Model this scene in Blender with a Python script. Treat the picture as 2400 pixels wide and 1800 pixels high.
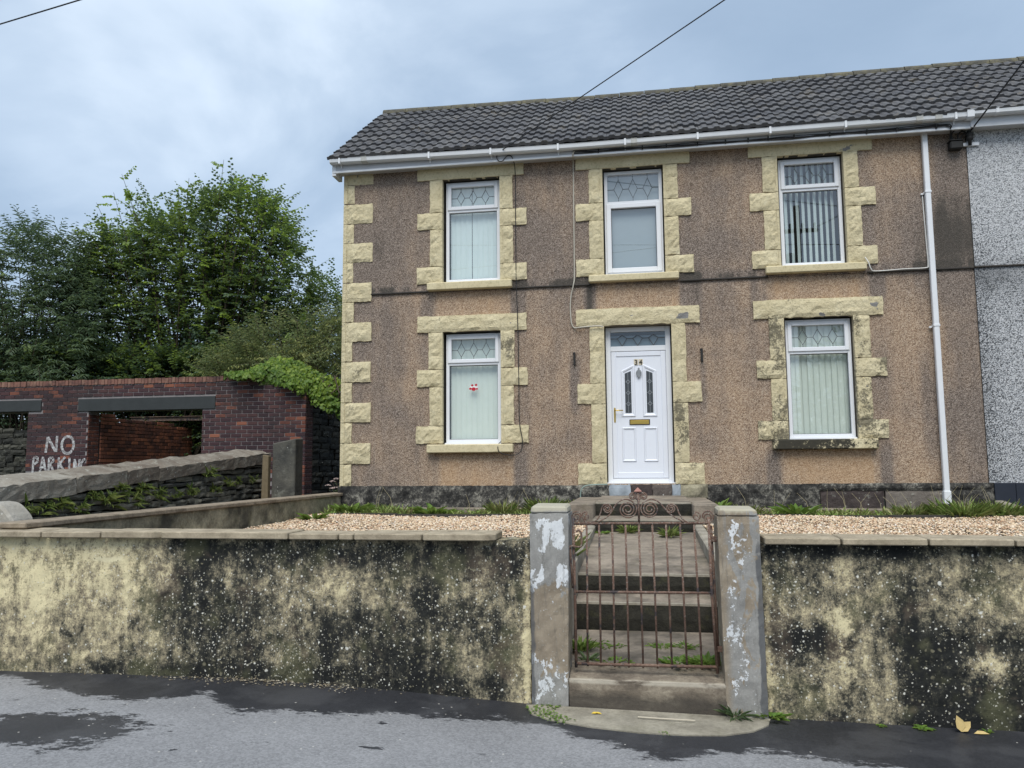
import bpy, bmesh, math, random
import numpy as np
from mathutils import Vector, Matrix, noise as mnoise

# ------------------------------------------------------------------ clearing, camera, sky, sun, exposure
for o in list(bpy.data.objects):
    bpy.data.objects.remove(o, do_unlink=True)
SC = bpy.context.scene
COL = SC.collection
R = math.radians

F_PX, PITCH, ROLL, YAW, EYE = 1850.0, R(5.9), R(0.44), R(9.35), Vector((0, 0, 1.6))
fwd = Vector((-math.sin(YAW) * math.cos(PITCH), math.cos(YAW) * math.cos(PITCH), math.sin(PITCH)))
rgt = Vector((math.cos(YAW), math.sin(YAW), 0))
upv = rgt.cross(fwd)
r2 = rgt * math.cos(ROLL) - upv * math.sin(ROLL)
u2 = upv * math.cos(ROLL) + rgt * math.sin(ROLL)
cd = bpy.data.cameras.new('camera')
cd.sensor_width = 36.0
cd.lens = 36.0 * F_PX / 2400.0
cd.clip_start = 0.05
cd.clip_end = 3000
cam = bpy.data.objects.new('camera', cd)
COL.objects.link(cam)
cam.matrix_world = Matrix(((r2.x, u2.x, -fwd.x, EYE.x), (r2.y, u2.y, -fwd.y, EYE.y),
                           (r2.z, u2.z, -fwd.z, EYE.z), (0, 0, 0, 1)))
SC.camera = cam

SUN_EL, SUN_AZ = R(56), R(176)      # azimuth clockwise from +Y: the sun stands high behind the camera
SKY_STRENGTH = 0.1
sd = bpy.data.lights.new('sun', 'SUN')
sd.energy = 1.5
sd.angle = R(35)
sd.color = (1.0, 0.965, 0.89)
sun = bpy.data.objects.new('sun', sd)
COL.objects.link(sun)
sdir = Vector((math.sin(SUN_AZ) * math.cos(SUN_EL), math.cos(SUN_AZ) * math.cos(SUN_EL), math.sin(SUN_EL)))
sun.rotation_euler = sdir.to_track_quat('Z', 'Y').to_euler()
sun.location = (0, -5, 20)

SC.view_settings.view_transform = 'Standard'
SC.view_settings.look = 'None'
SC.view_settings.gamma = 1
SC.view_settings.use_curve_mapping = False
SC.view_settings.exposure = 1.1
SC.render.engine = 'CYCLES'
SC.cycles.max_bounces = 6
SC.cycles.transparent_max_bounces = 12


# ------------------------------------------------------------------ node helpers
class NT:
    def __init__(self, nt):
        self.nt = nt

    def n(self, typ, ins=None, **props):
        nd = self.nt.nodes.new(typ)
        for k, v in props.items():
            setattr(nd, k, v)
        for k, v in (ins or {}).items():
            s = nd.inputs[k]
            if isinstance(v, bpy.types.NodeSocket):
                self.nt.links.new(v, s)
            else:
                if isinstance(v, (tuple, list)) and len(v) == 3 and s.type == 'RGBA':
                    v = (*v, 1)
                s.default_value = v
        return nd

    def math(self, op, a, b=0.0, c=None, clamp=False):
        ins = {0: a, 1: b}
        if c is not None:
            ins[2] = c
        return self.n('ShaderNodeMath', ins, operation=op, use_clamp=clamp).outputs[0]

    def mul(self, a, b): return self.math('MULTIPLY', a, b)
    def add(self, a, b): return self.math('ADD', a, b)
    def sub(self, a, b): return self.math('SUBTRACT', a, b)
    def mx(self, a, b): return self.math('MAXIMUM', a, b)
    def mn(self, a, b): return self.math('MINIMUM', a, b)

    def ss(self, v, a, b, lo=0.0, hi=1.0):
        nd = self.n('ShaderNodeMapRange', {0: v, 1: a, 2: b, 3: lo, 4: hi}, interpolation_type='SMOOTHSTEP')
        return nd.outputs[0]

    def pos(self):
        return self.n('ShaderNodeNewGeometry').outputs['Position']

    def xyz(self, v):
        s = self.n('ShaderNodeSeparateXYZ', {0: v})
        return s.outputs[0], s.outputs[1], s.outputs[2]

    def scl(self, v, sx, sy, sz):
        return self.n('ShaderNodeVectorMath', {0: v, 1: (sx, sy, sz)}, operation='MULTIPLY').outputs[0]

    def noise(self, v, scale, detail=4.0, rough=0.55, dist=0.0):
        return self.n('ShaderNodeTexNoise', {'Vector': v, 'Scale': scale, 'Detail': detail, 'Roughness': rough,
                                             'Distortion': dist}).outputs['Fac']

    def vor(self, v, scale, feature='F1', rand=1.0):
        return self.n('ShaderNodeTexVoronoi', {'Vector': v, 'Scale': scale, 'Randomness': rand}, feature=feature)

    def ramp(self, fac, stops, interp='LINEAR'):
        nd = self.n('ShaderNodeValToRGB', {0: fac})
        cr = nd.color_ramp
        cr.interpolation = interp
        while len(cr.elements) < len(stops):
            cr.elements.new(0.5)
        for e, (p, c) in zip(cr.elements, stops):
            e.position = p
            e.color = (c, c, c, 1) if isinstance(c, (int, float)) else (*c, 1)
        return nd.outputs[0]

    def mix(self, f, a, b, blend='MIX'):
        nd = self.n('ShaderNodeMix', {}, data_type='RGBA', blend_type=blend)
        for idx, v in ((0, f), (6, a), (7, b)):
            s = nd.inputs[idx]
            if isinstance(v, bpy.types.NodeSocket):
                self.nt.links.new(v, s)
            elif idx == 0:
                s.default_value = v
            else:
                s.default_value = (*v, 1)
        return nd.outputs[2]

    def box(self, x, z, x0, x1, z0, z1, sx, sz):
        """soft rectangle in two coordinates"""
        a = self.mul(self.ss(x, x0 - sx, x0 + sx), self.ss(x, x1 - sx, x1 + sx, 1, 0))
        b = self.mul(self.ss(z, z0 - sz, z0 + sz), self.ss(z, z1 - sz, z1 + sz, 1, 0))
        return self.mul(a, b)

    def bump(self, h, strength=0.5, dist=0.01, normal=None):
        ins = {'Height': h, 'Strength': strength, 'Distance': dist}
        if normal is not None:
            ins['Normal'] = normal
        return self.n('ShaderNodeBump', ins).outputs[0]


def new_mat(name):
    m = bpy.data.materials.new(name)
    m.use_nodes = True
    t = NT(m.node_tree)
    b = m.node_tree.nodes['Principled BSDF']
    return m, t, b


def finish(t, b, color=None, rough=0.85, normal=None, spec=0.3, metal=0.0):
    for key, v in (('Base Color', color), ('Roughness', rough), ('Normal', normal),
                   ('Specular IOR Level', spec), ('Metallic', metal)):
        if v is None:
            continue
        if isinstance(v, bpy.types.NodeSocket):
            t.nt.links.new(v, b.inputs[key])
        else:
            b.inputs[key].default_value = (*v, 1) if isinstance(v, tuple) else v


def simple(name, col, rough=0.6, spec=0.35, metal=0.0, var=0.12, scale=9.0, bumps=0.0):
    m, t, b = new_mat(name)
    p = t.pos()
    nz = t.noise(p, scale, 5, 0.6)
    c = t.mix(nz, tuple(x * (1 - var) for x in col), tuple(min(1, x * (1 + var)) for x in col))
    finish(t, b, c, rough, t.bump(t.noise(p, scale * 6, 4), bumps, 0.005) if bumps else None, spec, metal)
    return m


# ------------------------------------------------------------------ sky
world = bpy.data.worlds.new('World')
SC.world = world
world.use_nodes = True
wt = NT(world.node_tree)
bg = world.node_tree.nodes['Background']
bg.inputs['Strength'].default_value = SKY_STRENGTH
nish = wt.n('ShaderNodeTexSky', sky_type='NISHITA')
nish.sun_disc = False
nish.sun_elevation = SUN_EL
nish.sun_rotation = SUN_AZ
nish.air_density = 1.0
nish.dust_density = 1.5
wd = wt.n('ShaderNodeTexCoord').outputs['Generated']
wx, wy, wz = wt.xyz(wd)
den = wt.add(wt.mx(wz, 0.0), 0.45)
cv = wt.n('ShaderNodeCombineXYZ', {0: wt.math('DIVIDE', wx, den), 1: wt.math('DIVIDE', wy, den), 2: 1.9}).outputs[0]
c1 = wt.noise(cv, 1.15, 4, 0.5, 0.4)
c2 = wt.noise(cv, 3.2, 6, 0.56, 0.4)
cf = wt.add(wt.mul(c1, 0.75), wt.mul(c2, 0.25))
cloud = wt.ramp(wt.ss(cf, 0.34, 0.68), [(0.0, (1.70, 2.28, 3.05)), (0.40, (2.20, 2.82, 3.62)), (0.68, (2.95, 3.58, 4.35)), (1.0, (4.5, 5.1, 5.75))])
skyc = wt.mix(0.88, nish.outputs[0], cloud)
world.node_tree.links.new(skyc, bg.inputs['Color'])


# ------------------------------------------------------------------ mesh helpers
def wloc(o):
    v = Vector((0, 0, 0))
    while o is not None:
        v += o.location
        o = o.parent
    return v


class MB:
    """collects polygons in world coordinates"""
    def __init__(self):
        self.v, self.f = [], []

    def poly(self, pts):
        i = len(self.v)
        self.v += [tuple(p) for p in pts]
        self.f.append(tuple(range(i, i + len(pts))))
        return self

    def box(self, x0, x1, y0, y1, z0, z1):
        i = len(self.v)
        self.v += [(x0, y0, z0), (x1, y0, z0), (x1, y1, z0), (x0, y1, z0), (x0, y0, z1), (x1, y0, z1), (x1, y1, z1), (x0, y1, z1)]
        self.f += [tuple(i + k for k in q) for q in ((0, 3, 2, 1), (4, 5, 6, 7), (0, 1, 5, 4), (1, 2, 6, 5), (2, 3, 7, 6), (3, 0, 4, 7))]
        return self

    def tube(self, path, r, n=6, cap=True, flat=1.0):
        path = [Vector(p) for p in path]
        rr = r if isinstance(r, (list, tuple)) else [r] * len(path)
        rings = []
        prev = None
        for k, p in enumerate(path):
            a = path[max(0, k - 1)]
            b = path[min(len(path) - 1, k + 1)]
            t = (b - a)
            if t.length < 1e-9:
                t = Vector((0, 0, 1))
            t.normalize()
            if prev is None:
                ref = Vector((0, 1, 0)) if abs(t.y) < 0.9 else Vector((1, 0, 0))
                s = t.cross(ref).normalized()
            else:
                s = (prev - t * prev.dot(t))
                s = s.normalized() if s.length > 1e-6 else t.orthogonal().normalized()
            prev = s
            w = t.cross(s)
            i = len(self.v)
            for j in range(n):
                ang = 2 * math.pi * (j + 0.5) / n
                self.v.append(tuple(p + (s * math.cos(ang) + w * math.sin(ang) * flat) * rr[k]))
            rings.append(i)
        for a, b in zip(rings[:-1], rings[1:]):
            for j in range(n):
                self.f.append((a + j, a + (j + 1) % n, b + (j + 1) % n, b + j))
        if cap:
            self.f.append(tuple(rings[0] + j for j in range(n))[::-1])
            self.f.append(tuple(rings[-1] + j for j in range(n)))
        return self

    def strip(self, path, wdt, y0, y1):
        """flat bar following a polyline in XZ, width wdt, from y0 to y1"""
        for a, b in zip(path[:-1], path[1:]):
            dx, dz = b[0] - a[0], b[1] - a[1]
            L = math.hypot(dx, dz) or 1
            nx, nz = -dz / L * wdt / 2, dx / L * wdt / 2
            q = [(a[0] + nx, a[1] + nz), (b[0] + nx, b[1] + nz), (b[0] - nx, b[1] - nz), (a[0] - nx, a[1] - nz)]
            i = len(self.v)
            self.v += [(x, y0, z) for x, z in q] + [(x, y1, z) for x, z in q]
            self.f += [tuple(i + k for k in f) for f in ((0, 1, 2, 3), (7, 6, 5, 4), (0, 4, 5, 1), (1, 5, 6, 2), (2, 6, 7, 3), (3, 7, 4, 0))]
        return self

    def prism(self, pts, y0, y1):
        """polygon given in XZ pushed from y0 to y1"""
        n = len(pts)
        i = len(self.v)
        self.v += [(x, y0, z) for x, z in pts] + [(x, y1, z) for x, z in pts]
        self.f.append(tuple(range(i, i + n)))
        self.f.append(tuple(range(i + 2 * n - 1, i + n - 1, -1)))
        for k in range(n):
            self.f.append((i + k, i + n + k, i + n + (k + 1) % n, i + (k + 1) % n))
        return self


def mesh_of(name, v, f):
    me = bpy.data.meshes.new(name)
    me.from_pydata([tuple(p) for p in v], [], f)
    me.update()
    return me


def fast_mesh(name, verts, faces, smooth=False):
    verts = np.asarray(verts, np.float32)
    faces = np.asarray(faces, np.int32)
    me = bpy.data.meshes.new(name)
    me.vertices.add(len(verts))
    me.vertices.foreach_set('co', verts.ravel())
    k = faces.shape[1]
    me.loops.add(faces.size)
    me.loops.foreach_set('vertex_index', faces.ravel())
    me.polygons.add(len(faces))
    me.polygons.foreach_set('loop_start', np.arange(0, faces.size, k, dtype=np.int32))
    if smooth:
        me.polygons.foreach_set('use_smooth', np.ones(len(faces), bool))
    me.update(calc_edges=True)
    me.validate()
    return me


def place(name, me, mat, parent=None):
    o = bpy.data.objects.new(name, me)
    COL.objects.link(o)
    if mat is not None:
        me.materials.clear()
        me.materials.append(mat)
    o.parent = parent
    return o


def obj(name, mb, mat, parent=None, bevel=0.0, recalc=True, smooth=False):
    """a mesh given in world coordinates becomes ONE object under its parent"""
    off = wloc(parent) if parent else Vector((0, 0, 0))
    used = sorted({i for f in mb.f for i in f})
    if len(used) < len(mb.v):
        re_ = {i: k for k, i in enumerate(used)}
        mb.v = [mb.v[i] for i in used]
        mb.f = [tuple(re_[i] for i in f) for f in mb.f]
    me = mesh_of(name, [(p[0] - off.x, p[1] - off.y, p[2] - off.z) for p in mb.v], mb.f)
    if recalc or bevel:
        bm = bmesh.new()
        bm.from_mesh(me)
        if recalc:
            bmesh.ops.recalc_face_normals(bm, faces=bm.faces)
        if bevel:
            bmesh.ops.bevel(bm, geom=bm.edges[:], offset=bevel, segments=1, affect='EDGES', clamp_overlap=True)
        bm.to_mesh(me)
        bm.free()
    if smooth:
        for p in me.polygons:
            p.use_smooth = True
    return place(name, me, mat, parent)


def shift_mesh(me, d):
    me.transform(Matrix.Translation(d))


def tag(o, label, cat=None, group=None):
    o['label'] = label
    if cat:
        o['category'] = cat
    if group:
        o['group'] = group
    return o


def thing(name, label, cat, loc=(0, 0, 0), group=None):
    o = bpy.data.objects.new(name, None)
    o.empty_display_size = 0.2
    COL.objects.link(o)
    o.location = loc
    return tag(o, label, cat, group)


def structure(o):
    o['kind'] = 'structure'
    return o


def stuff(o):
    o['kind'] = 'stuff'
    return o


def nz3(x, y, z, s):
    return mnoise.noise(Vector((x * s, y * s, z * s)))


def rough_block(mb, x0, x1, z0, z1, yf, yb, amp=0.016, seed=0.0, nx=None, nz=None, margin=0.012, jit=0.006):
    """rock-faced stone: rough front at yf (towards -Y), back at yb"""
    rnd = random.Random(int(seed * 1000) + 7)
    nx = nx or max(3, min(10, int((x1 - x0) / 0.042)))
    nz = nz or max(3, min(11, int((z1 - z0) / 0.05)))
    i0 = len(mb.v)
    for a in range(nz + 1):
        for b in range(nx + 1):
            fx, fz = b / nx, a / nz
            edge = (a in (0, nz)) or (b in (0, nx))
            x = x0 + (x1 - x0) * fx + (rnd.uniform(-jit, jit))
            z = z0 + (z1 - z0) * fz + (rnd.uniform(-jit, jit))
            if edge:
                y = yf + margin * 0.6 + rnd.uniform(-0.003, 0.003)
            else:
                e = min(fx, 1 - fx, fz, 1 - fz) * 2.2
                y = yf - amp * (0.35 + 0.9 * nz3(x + seed, seed * 3, z, 9) + rnd.uniform(-0.35, 0.45)) * min(1, 0.4 + e)
            mb.v.append((x, y, z))
    W = nx + 1
    for a in range(nz):
        for b in range(nx):
            i = i0 + a * W + b
            mb.f.append((i, i + 1, i + W + 1, i + W))
    ring = [i0 + b for b in range(nx + 1)] + [i0 + a * W + nx for a in range(1, nz + 1)] + \
           [i0 + nz * W + b for b in range(nx - 1, -1, -1)] + [i0 + a * W for a in range(nz - 1, 0, -1)]
    j0 = len(mb.v)
    for k in ring:
        x, y, z = mb.v[k]
        mb.v.append((x, yb, z))
    n = len(ring)
    for k in range(n):
        mb.f.append((ring[k], j0 + k, j0 + (k + 1) % n, ring[(k + 1) % n]))
    return mb


# ------------------------------------------------------------------ materials
def mat_pebbledash():
    m, t, b = new_mat('brown_pebbledash')
    p = t.pos()
    x, y, z = t.xyz(p)
    v = t.vor(p, 105)
    grain = t.noise(p, 150, 3, 0.75)
    vr = t.xyz(v.outputs['Color'])[0]
    g = t.add(t.mul(vr, 0.45), t.mul(grain, 0.60))
    clean = t.ramp(g, [(0.26, (0.118, 0.076, 0.049)), (0.42, (0.328, 0.226, 0.152)), (0.60, (0.475, 0.346, 0.240)), (0.82, (0.66, 0.535, 0.41))])
    dirty = t.ramp(g, [(0.26, (0.048, 0.039, 0.034)), (0.42, (0.152, 0.120, 0.101)), (0.60, (0.246, 0.198, 0.166)), (0.82, (0.43, 0.365, 0.315))])
    big = t.noise(p, 0.9, 6, 0.62, 0.4)
    streak = t.noise(t.scl(p, 2.6, 2.6, 0.5), 1.5, 6, 0.62)
    d = t.add(t.mul(t.sub(big, 0.5), 1.5), t.mul(t.sub(streak, 0.5), 1.1))
    d = t.add(d, t.ss(z, 4.2, 4.36, 0.30, 0.62))
    d = t.sub(d, t.mul(t.ss(z, 5.1, 6.0), t.mul(t.ss(z, 4.3, 4.4), 0.34)))
    d = t.add(d, t.mul(t.ss(x, -2.0, -4.6), 0.22))
    d = t.add(d, t.mul(t.ss(x, 4.08, 4.22), 0.34))
    d = t.sub(d, t.mul(t.box(x, z, 1.0, 4.0, 1.0, 2.6, 0.3, 0.6), 0.14))
    d = t.sub(d, t.mul(t.box(x, z, 3.3, 3.95, 4.8, 6.4, 0.15, 0.5), 0.25))
    d = t.sub(d, t.mul(t.box(x, z, -3.2, 1.0, 0.9, 1.7, 0.6, 0.25), 0.16))
    d = t.add(d, t.mul(t.box(x, z, 4.10, 4.8, 4.3, 5.3, 0.1, 0.5), 0.35))
    d = t.add(d, t.mul(t.box(x, z, 4.28, 4.62, 5.55, 6.05, 0.1, 0.15), 0.5))
    d = t.add(d, t.mul(t.box(x, z, 3.84, 4.02, 1.5, 5.6, 0.06, 0.6), 0.22))
    # clean, rain-sheltered panels under the window ledges and darker runs beside them
    for (a, c, z0, z1, k) in ((-3.10, -1.95, 3.90, 4.3, 0.50), (-0.62, 0.58, 3.85, 4.33, 0.62), (1.92, 3.10, 3.95, 4.34, 0.62),
                              (-3.05, -1.92, 1.2, 1.80, 0.60), (1.95, 3.16, 1.2, 1.80, 0.70)):
        d = t.sub(d, t.mul(t.box(x, z, a, c, z0 - 0.25, z1, 0.05, 0.12), k))
    for (xc, z0, z1, k, w) in ((-3.27, 3.75, 4.3, .4, .09), (-1.82, 3.6, 4.35, .55, .10), (-0.74, 3.75, 4.33, 1.0, .06), (0.74, 3.75, 4.4, .65, .14),
                               (1.72, 3.8, 4.4, .55, .11), (3.34, 3.85, 4.35, .7, .10), (-1.80, 1.1, 1.85, .5, .10), (3.33, 1.1, 1.85, .8, .08),
                               (1.80, 1.1, 1.8, .5, .08), (-0.98, 2.45, 3.2, .7, .07), (0.89, 2.4, 3.1, .5, .04), (1.25, 3.5, 4.4, .25, .4)):
        d = t.add(d, t.mul(t.box(x, z, xc - w, xc + w, z0, z1, 0.05, 0.2), k))
    d = t.add(d, t.mul(t.mul(t.box(x, z, -5, 5, 4.28, 4.40, 0.1, 0.05), t.ss(streak, .35, .6)), 0.75))
    df = t.ss(d, -0.25, 0.85)
    c = t.mix(df, clean, dirty)
    c = t.mix(t.mul(t.ss(d, 0.85, 1.5), 0.8), c, t.mix(grain, (0.02, 0.02, 0.019), (0.09, 0.085, 0.075)))
    # warmer, redder tint in the most sheltered patches
    c = t.mix(t.mul(t.ss(d, -0.15, -0.6), 0.30), c, (0.52, 0.32, 0.16))
    h = t.add(t.mul(v.outputs['Distance'], -0.9), t.mul(grain, 0.5))
    finish(t, b, c, 0.92, t.bump(h, 0.7, 0.010), 0.2)
    return m


def mat_white_dash():
    m, t, b = new_mat('white_pebbledash')
    p = t.pos()
    x, y, z = t.xyz(p)
    v = t.vor(p, 90)
    grain = t.noise(p, 130, 3, 0.7)
    vr = t.xyz(v.outputs['Color'])[0]
    g = t.add(t.mul(vr, 0.55), t.mul(grain, 0.6))
    lowp = t.ss(z, 5.6, 3.6)
    g2 = t.sub(g, t.mul(lowp, 0.08))
    g2 = t.sub(g2, t.mul(t.ss(x, 4.95, 4.6), t.mul(lowp, 0.12)))
    c = t.ramp(g2, [(0.24, (0.055, 0.060, 0.065)), (0.38, (0.235, 0.245, 0.26)), (0.52, (0.46, 0.47, 0.49)), (0.8, (0.68, 0.69, 0.71))])
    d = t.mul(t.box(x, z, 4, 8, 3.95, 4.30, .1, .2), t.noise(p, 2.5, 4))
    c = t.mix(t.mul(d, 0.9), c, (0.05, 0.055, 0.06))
    finish(t, b, c, 0.9, t.bump(t.add(t.mul(v.outputs['Distance'], -0.8), grain), 0.8, 0.012), 0.2)
    return m


def mat_cream(name, black=0.0, smooth=False):
    """cream masonry paint with chips, lichen and soot"""
    m, t, b = new_mat(name)
    p = t.pos()
    x, y, z = t.xyz(p)
    base = t.ramp(t.noise(p, 3.5, 5, 0.6), [(0.3, (0.54, 0.468, 0.298)), (0.7, (0.655, 0.580, 0.390))])
    fine = t.noise(p, 26, 6, 0.72, 0.4)
    base = t.mix(t.ss(fine, 0.52, 0.36, 0, 0.5), base, (0.34, 0.295, 0.175))
    base = t.mix(t.ss(t.noise(p, 6, 5, 0.7), 0.55, 0.72, 0, 0.35), base, (0.66, 0.62, 0.46))
    # exposed grey render where paint has flaked off
    ch = t.noise(p, 5.2, 4, 0.6, 0.6)
    lowz = t.ss(z, 4.4, 3.0, 0.0, 0.035)
    for (xa, xb, za, zb, kk) in ((-1.95, -1.76, 3.74, 3.86, .24), (0.46, 0.72, 3.72, 3.81, .26), (2.20, 2.62, 3.685, 3.74, .22), (2.80, 3.00, 3.80, 3.92, .16), (3.12, 3.34, 3.72, 3.86, .15), (2.9, 3.3, 6.1, 6.2, .12)):
        lowz = t.add(lowz, t.mul(t.box(x, z, xa, xb, za, zb, .04, .02), kk))
    base = t.mix(t.ss(t.add(ch, lowz), 0.735, 0.745), base, (0.22, 0.215, 0.21))
    # black lichen
    ln = t.add(t.add(t.mul(t.noise(p, 9, 6, 0.75, 0.3), 0.34), t.mul(t.noise(p, 40, 5, 0.75), 0.36)), t.mul(t.noise(p, 2.4, 3, 0.5), 0.41))
    more = t.add(t.mul(t.box(x, z, 1.5, 3.6, 1.7, 3.7, .2, .2), 0.10), t.mul(t.box(x, z, .42, .8, 1.3, 2.6, .1, .2), 0.07))
    more = t.add(more, t.mul(t.box(x, z, -2.15, -1.85, 2.9, 3.6, .05, .2), 0.09))
    more = t.add(more, t.ss(z, 4.5, 3.6, 0.0, 0.03))
    more = t.add(more, t.mul(t.box(x, z, -4.7, -4.3, 1.5, 4.2, .1, .3), 0.04))
    more = t.add(more, t.mul(t.box(x, z, 1.86, 2.86, 1.7, 1.935, .10, .01), 0.050))
    ln = t.add(t.add(ln, more), black)
    base = t.mix(t.ss(ln, 0.660, 0.725, 0, 0.95 if black else 0.75), base, (0.016, 0.016, 0.015) if black else (0.050, 0.046, 0.038))
    h = t.add(t.noise(p, 18, 7, 0.68, 0.5), t.mul(ch, 0.2))
    finish(t, b, base, 0.8, t.bump(h, 0.12 if smooth else 0.75, 0.03), 0.25)
    return m


def mat_plinth():
    m, t, b = new_mat('dark_lichened_plinth')
    p = t.pos()
    x, y, z = t.xyz(p)
    n1 = t.add(t.add(t.mul(t.noise(p, 3.2, 7, 0.72, 0.3), 0.55), t.mul(t.noise(p, 15, 6, 0.75), 0.35)), t.mul(t.noise(p, 50, 4, 0.75), 0.22))
    c = t.ramp(n1, [(0.47, (0.014, 0.014, 0.014)), (0.56, (0.050, 0.048, 0.045)), (0.61, (0.16, 0.152, 0.132)), (0.69, (0.42, 0.40, 0.34))])
    v = t.vor(p, 13)
    sp = t.mul(t.ss(v.outputs['Distance'], 0.26, 0.16), t.ss(t.xyz(v.outputs['Color'])[1], 0.78, 0.8))
    c = t.mix(t.mul(sp, 0.9), c, (0.62, 0.60, 0.54))
    finish(t, b, c, 0.9, t.bump(t.noise(p, 18, 6, 0.65), 0.6, 0.02), 0.2)
    return m


def mat_front_wall():
    m, t, b = new_mat('lichened_cream_render')
    p = t.pos()
    x, y, z = t.xyz(p)
    warp = t.noise(p, 3.0, 4, 0.6)
    big = t.noise(p, 1.7, 7, 0.66, 0.6)
    mid = t.noise(p, 5.2, 7, 0.72, 0.5)
    fine = t.noise(p, 28, 6, 0.78)
    vfine = t.noise(p, 90, 4, 0.75)
    run = t.noise(t.scl(p, 5.0, 5.0, 0.7), 1.5, 5, 0.65)
    blot = t.vor(t.n('ShaderNodeVectorMath', {0: p, 1: t.n('ShaderNodeVectorMath', {0: t.n('ShaderNodeTexNoise', {'Vector': p, 'Scale': 9.0, 'Detail': 5.0}).outputs['Color'], 1: (0.16, 0.16, 0.16)}, operation='MULTIPLY').outputs[0]}, operation='ADD').outputs[0], 9).outputs['Distance']
    d = t.mul(t.sub(big, 0.5), 1.25)
    for s_, k_ in ((mid, 0.85), (t.noise(t.scl(p, 1.25, 1, 0.85), 13, 7, 0.75, 0.35), 1.35), (fine, 0.95), (vfine, 0.75), (run, 0.95)):
        d = t.add(d, t.mul(t.sub(s_, 0.5), k_))
    d = t.add(d, t.mul(t.sub(blot, 0.4), 0.22))
    d = t.add(d, 0.55)
    d = t.sub(d, t.mul(t.ss(x, -3.15, -3.8), t.ss(z, 0.25, 0.75, 0.16, 0.36)))
    d = t.add(d, t.mul(t.box(x, z, -3.3, -2.4, 0.2, 1.2, 0.25, 0.2), 0.12))
    d = t.add(d, t.mul(t.box(x, z, -3.2, -0.85, 0.92, 1.06, 0.2, 0.06), 0.24))
    d = t.add(d, t.mul(t.box(x, z, -4.1, -0.95, -0.1, 0.24, 0.3, 0.06), 0.34))
    d = t.add(d, t.mul(t.box(x, z, -2.2, -1.62, 0.25, 0.62, 0.12, 0.12), 0.22))
    d = t.add(d, t.mul(t.box(x, z, -1.72, -1.32, 0.15, 0.85, 0.12, 0.15), 0.20))
    d = t.sub(d, t.mul(t.box(x, z, -2.7, -1.9, 0.55, 0.9, 0.2, 0.15), 0.10))
    d = t.add(d, t.mul(t.box(x, z, 1.50, 2.6, -0.1, 0.60, 0.15, 0.12), 0.40))
    d = t.add(d, t.mul(t.box(x, z, 0.82, 1.22, 0.46, 0.58, 0.08, 0.05), 0.40))
    d = t.add(d, t.mul(t.box(x, z, 0.6, 2.6, 1.02, 1.15, 0.1, 0.04), 0.25))
    d = t.add(d, t.mul(t.box(x, z, 1.42, 1.62, 0.5, 0.9, 0.1, 0.1), 0.14))
    d = t.sub(d, t.mul(t.box(x, z, 0.75, 1.45, 0.62, 1.0, 0.15, 0.1), 0.06))
    for (xc, zc, rx, rz, k) in ((1.16, .60, .07, .13, .50), (1.14, .30, .10, .17, .42), (2.03, .37, .08, .09, .62), (1.93, .37, .06, .07, .35), (0.86, .3, .13, .10, .22), (-2.0, .80, .22, .08, .10),
                                (-0.775, .5, .030, .6, .36), (0.742, .55, .025, .55, .30), (2.1, 0.72, .35, .14, .10)):
        dx = t.math('DIVIDE', t.sub(x, xc), rx)
        dz = t.math('DIVIDE', t.sub(z, zc), rz)
        rr = t.math('SQRT', t.add(t.mul(dx, dx), t.mul(dz, dz)))
        d = t.sub(d, t.mul(t.ss(t.add(rr, t.mul(t.sub(fine, 0.5), 1.6)), 1.5, 0.2), k))
    c = t.ramp(t.ss(d, -0.05, 1.05), [(0.0, (0.66, 0.585, 0.37)), (0.12, (0.55, 0.48, 0.305)), (0.25, (0.385, 0.33, 0.215)), (0.40, (0.265, 0.23, 0.158)), (0.54, (0.180, 0.160, 0.113)),
                   (0.68, (0.098, 0.090, 0.068)), (0.82, (0.040, 0.040, 0.034)), (1.0, (0.018, 0.019, 0.019))])
    # greener and browner films of algae
    c = t.mix(t.mul(t.ss(t.noise(p, 2.7, 4, 0.6), 0.52, 0.68), t.ss(d, 0.1, 0.5, 0.0, 0.55)), c, (0.120, 0.120, 0.066))
    c = t.mix(t.mul(t.ss(t.noise(p, 3.3, 4, 0.6, 0.3), 0.56, 0.68), t.ss(d, 0.2, 0.5, 0.0, 0.4)), c, (0.15, 0.115, 0.085))
    pb = t.mul(t.box(t.add(x, t.mul(t.sub(warp, .5), .1)), t.add(z, t.mul(t.sub(mid, .5), .06)), -3.95, -3.72, 0.935, 0.965, .02, .010), 0.9)
    c = t.mix(pb, c, (0.66, 0.60, 0.40))
    # lichen: few big pale discs, clustered small white dots, dull crusts and black dots
    dens = t.add(t.mul(t.noise(p, 1.6, 3, 0.5), 0.7), t.mul(t.noise(p, 6.0, 3, 0.5), 0.3))
    clus = t.add(t.mul(t.box(x, z, -3.35, -1.9, 0.2, 0.9, .25, .15), .12), t.mul(t.box(x, z, -1.75, -1.2, 0.35, 0.8, .15, .12), .08))
    clus = t.add(clus, t.mul(t.box(x, z, 0.8, 2.2, 0.3, 0.9, .2, .12), .07))
    pv = t.n('ShaderNodeVectorMath', {0: p, 1: t.n('ShaderNodeVectorMath', {0: t.n('ShaderNodeTexNoise', {'Vector': p, 'Scale': 40.0, 'Detail': 3.0}).outputs['Color'], 1: (0.020, 0.020, 0.020)}, operation='MULTIPLY').outputs[0]}, operation='ADD').outputs[0]
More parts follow.
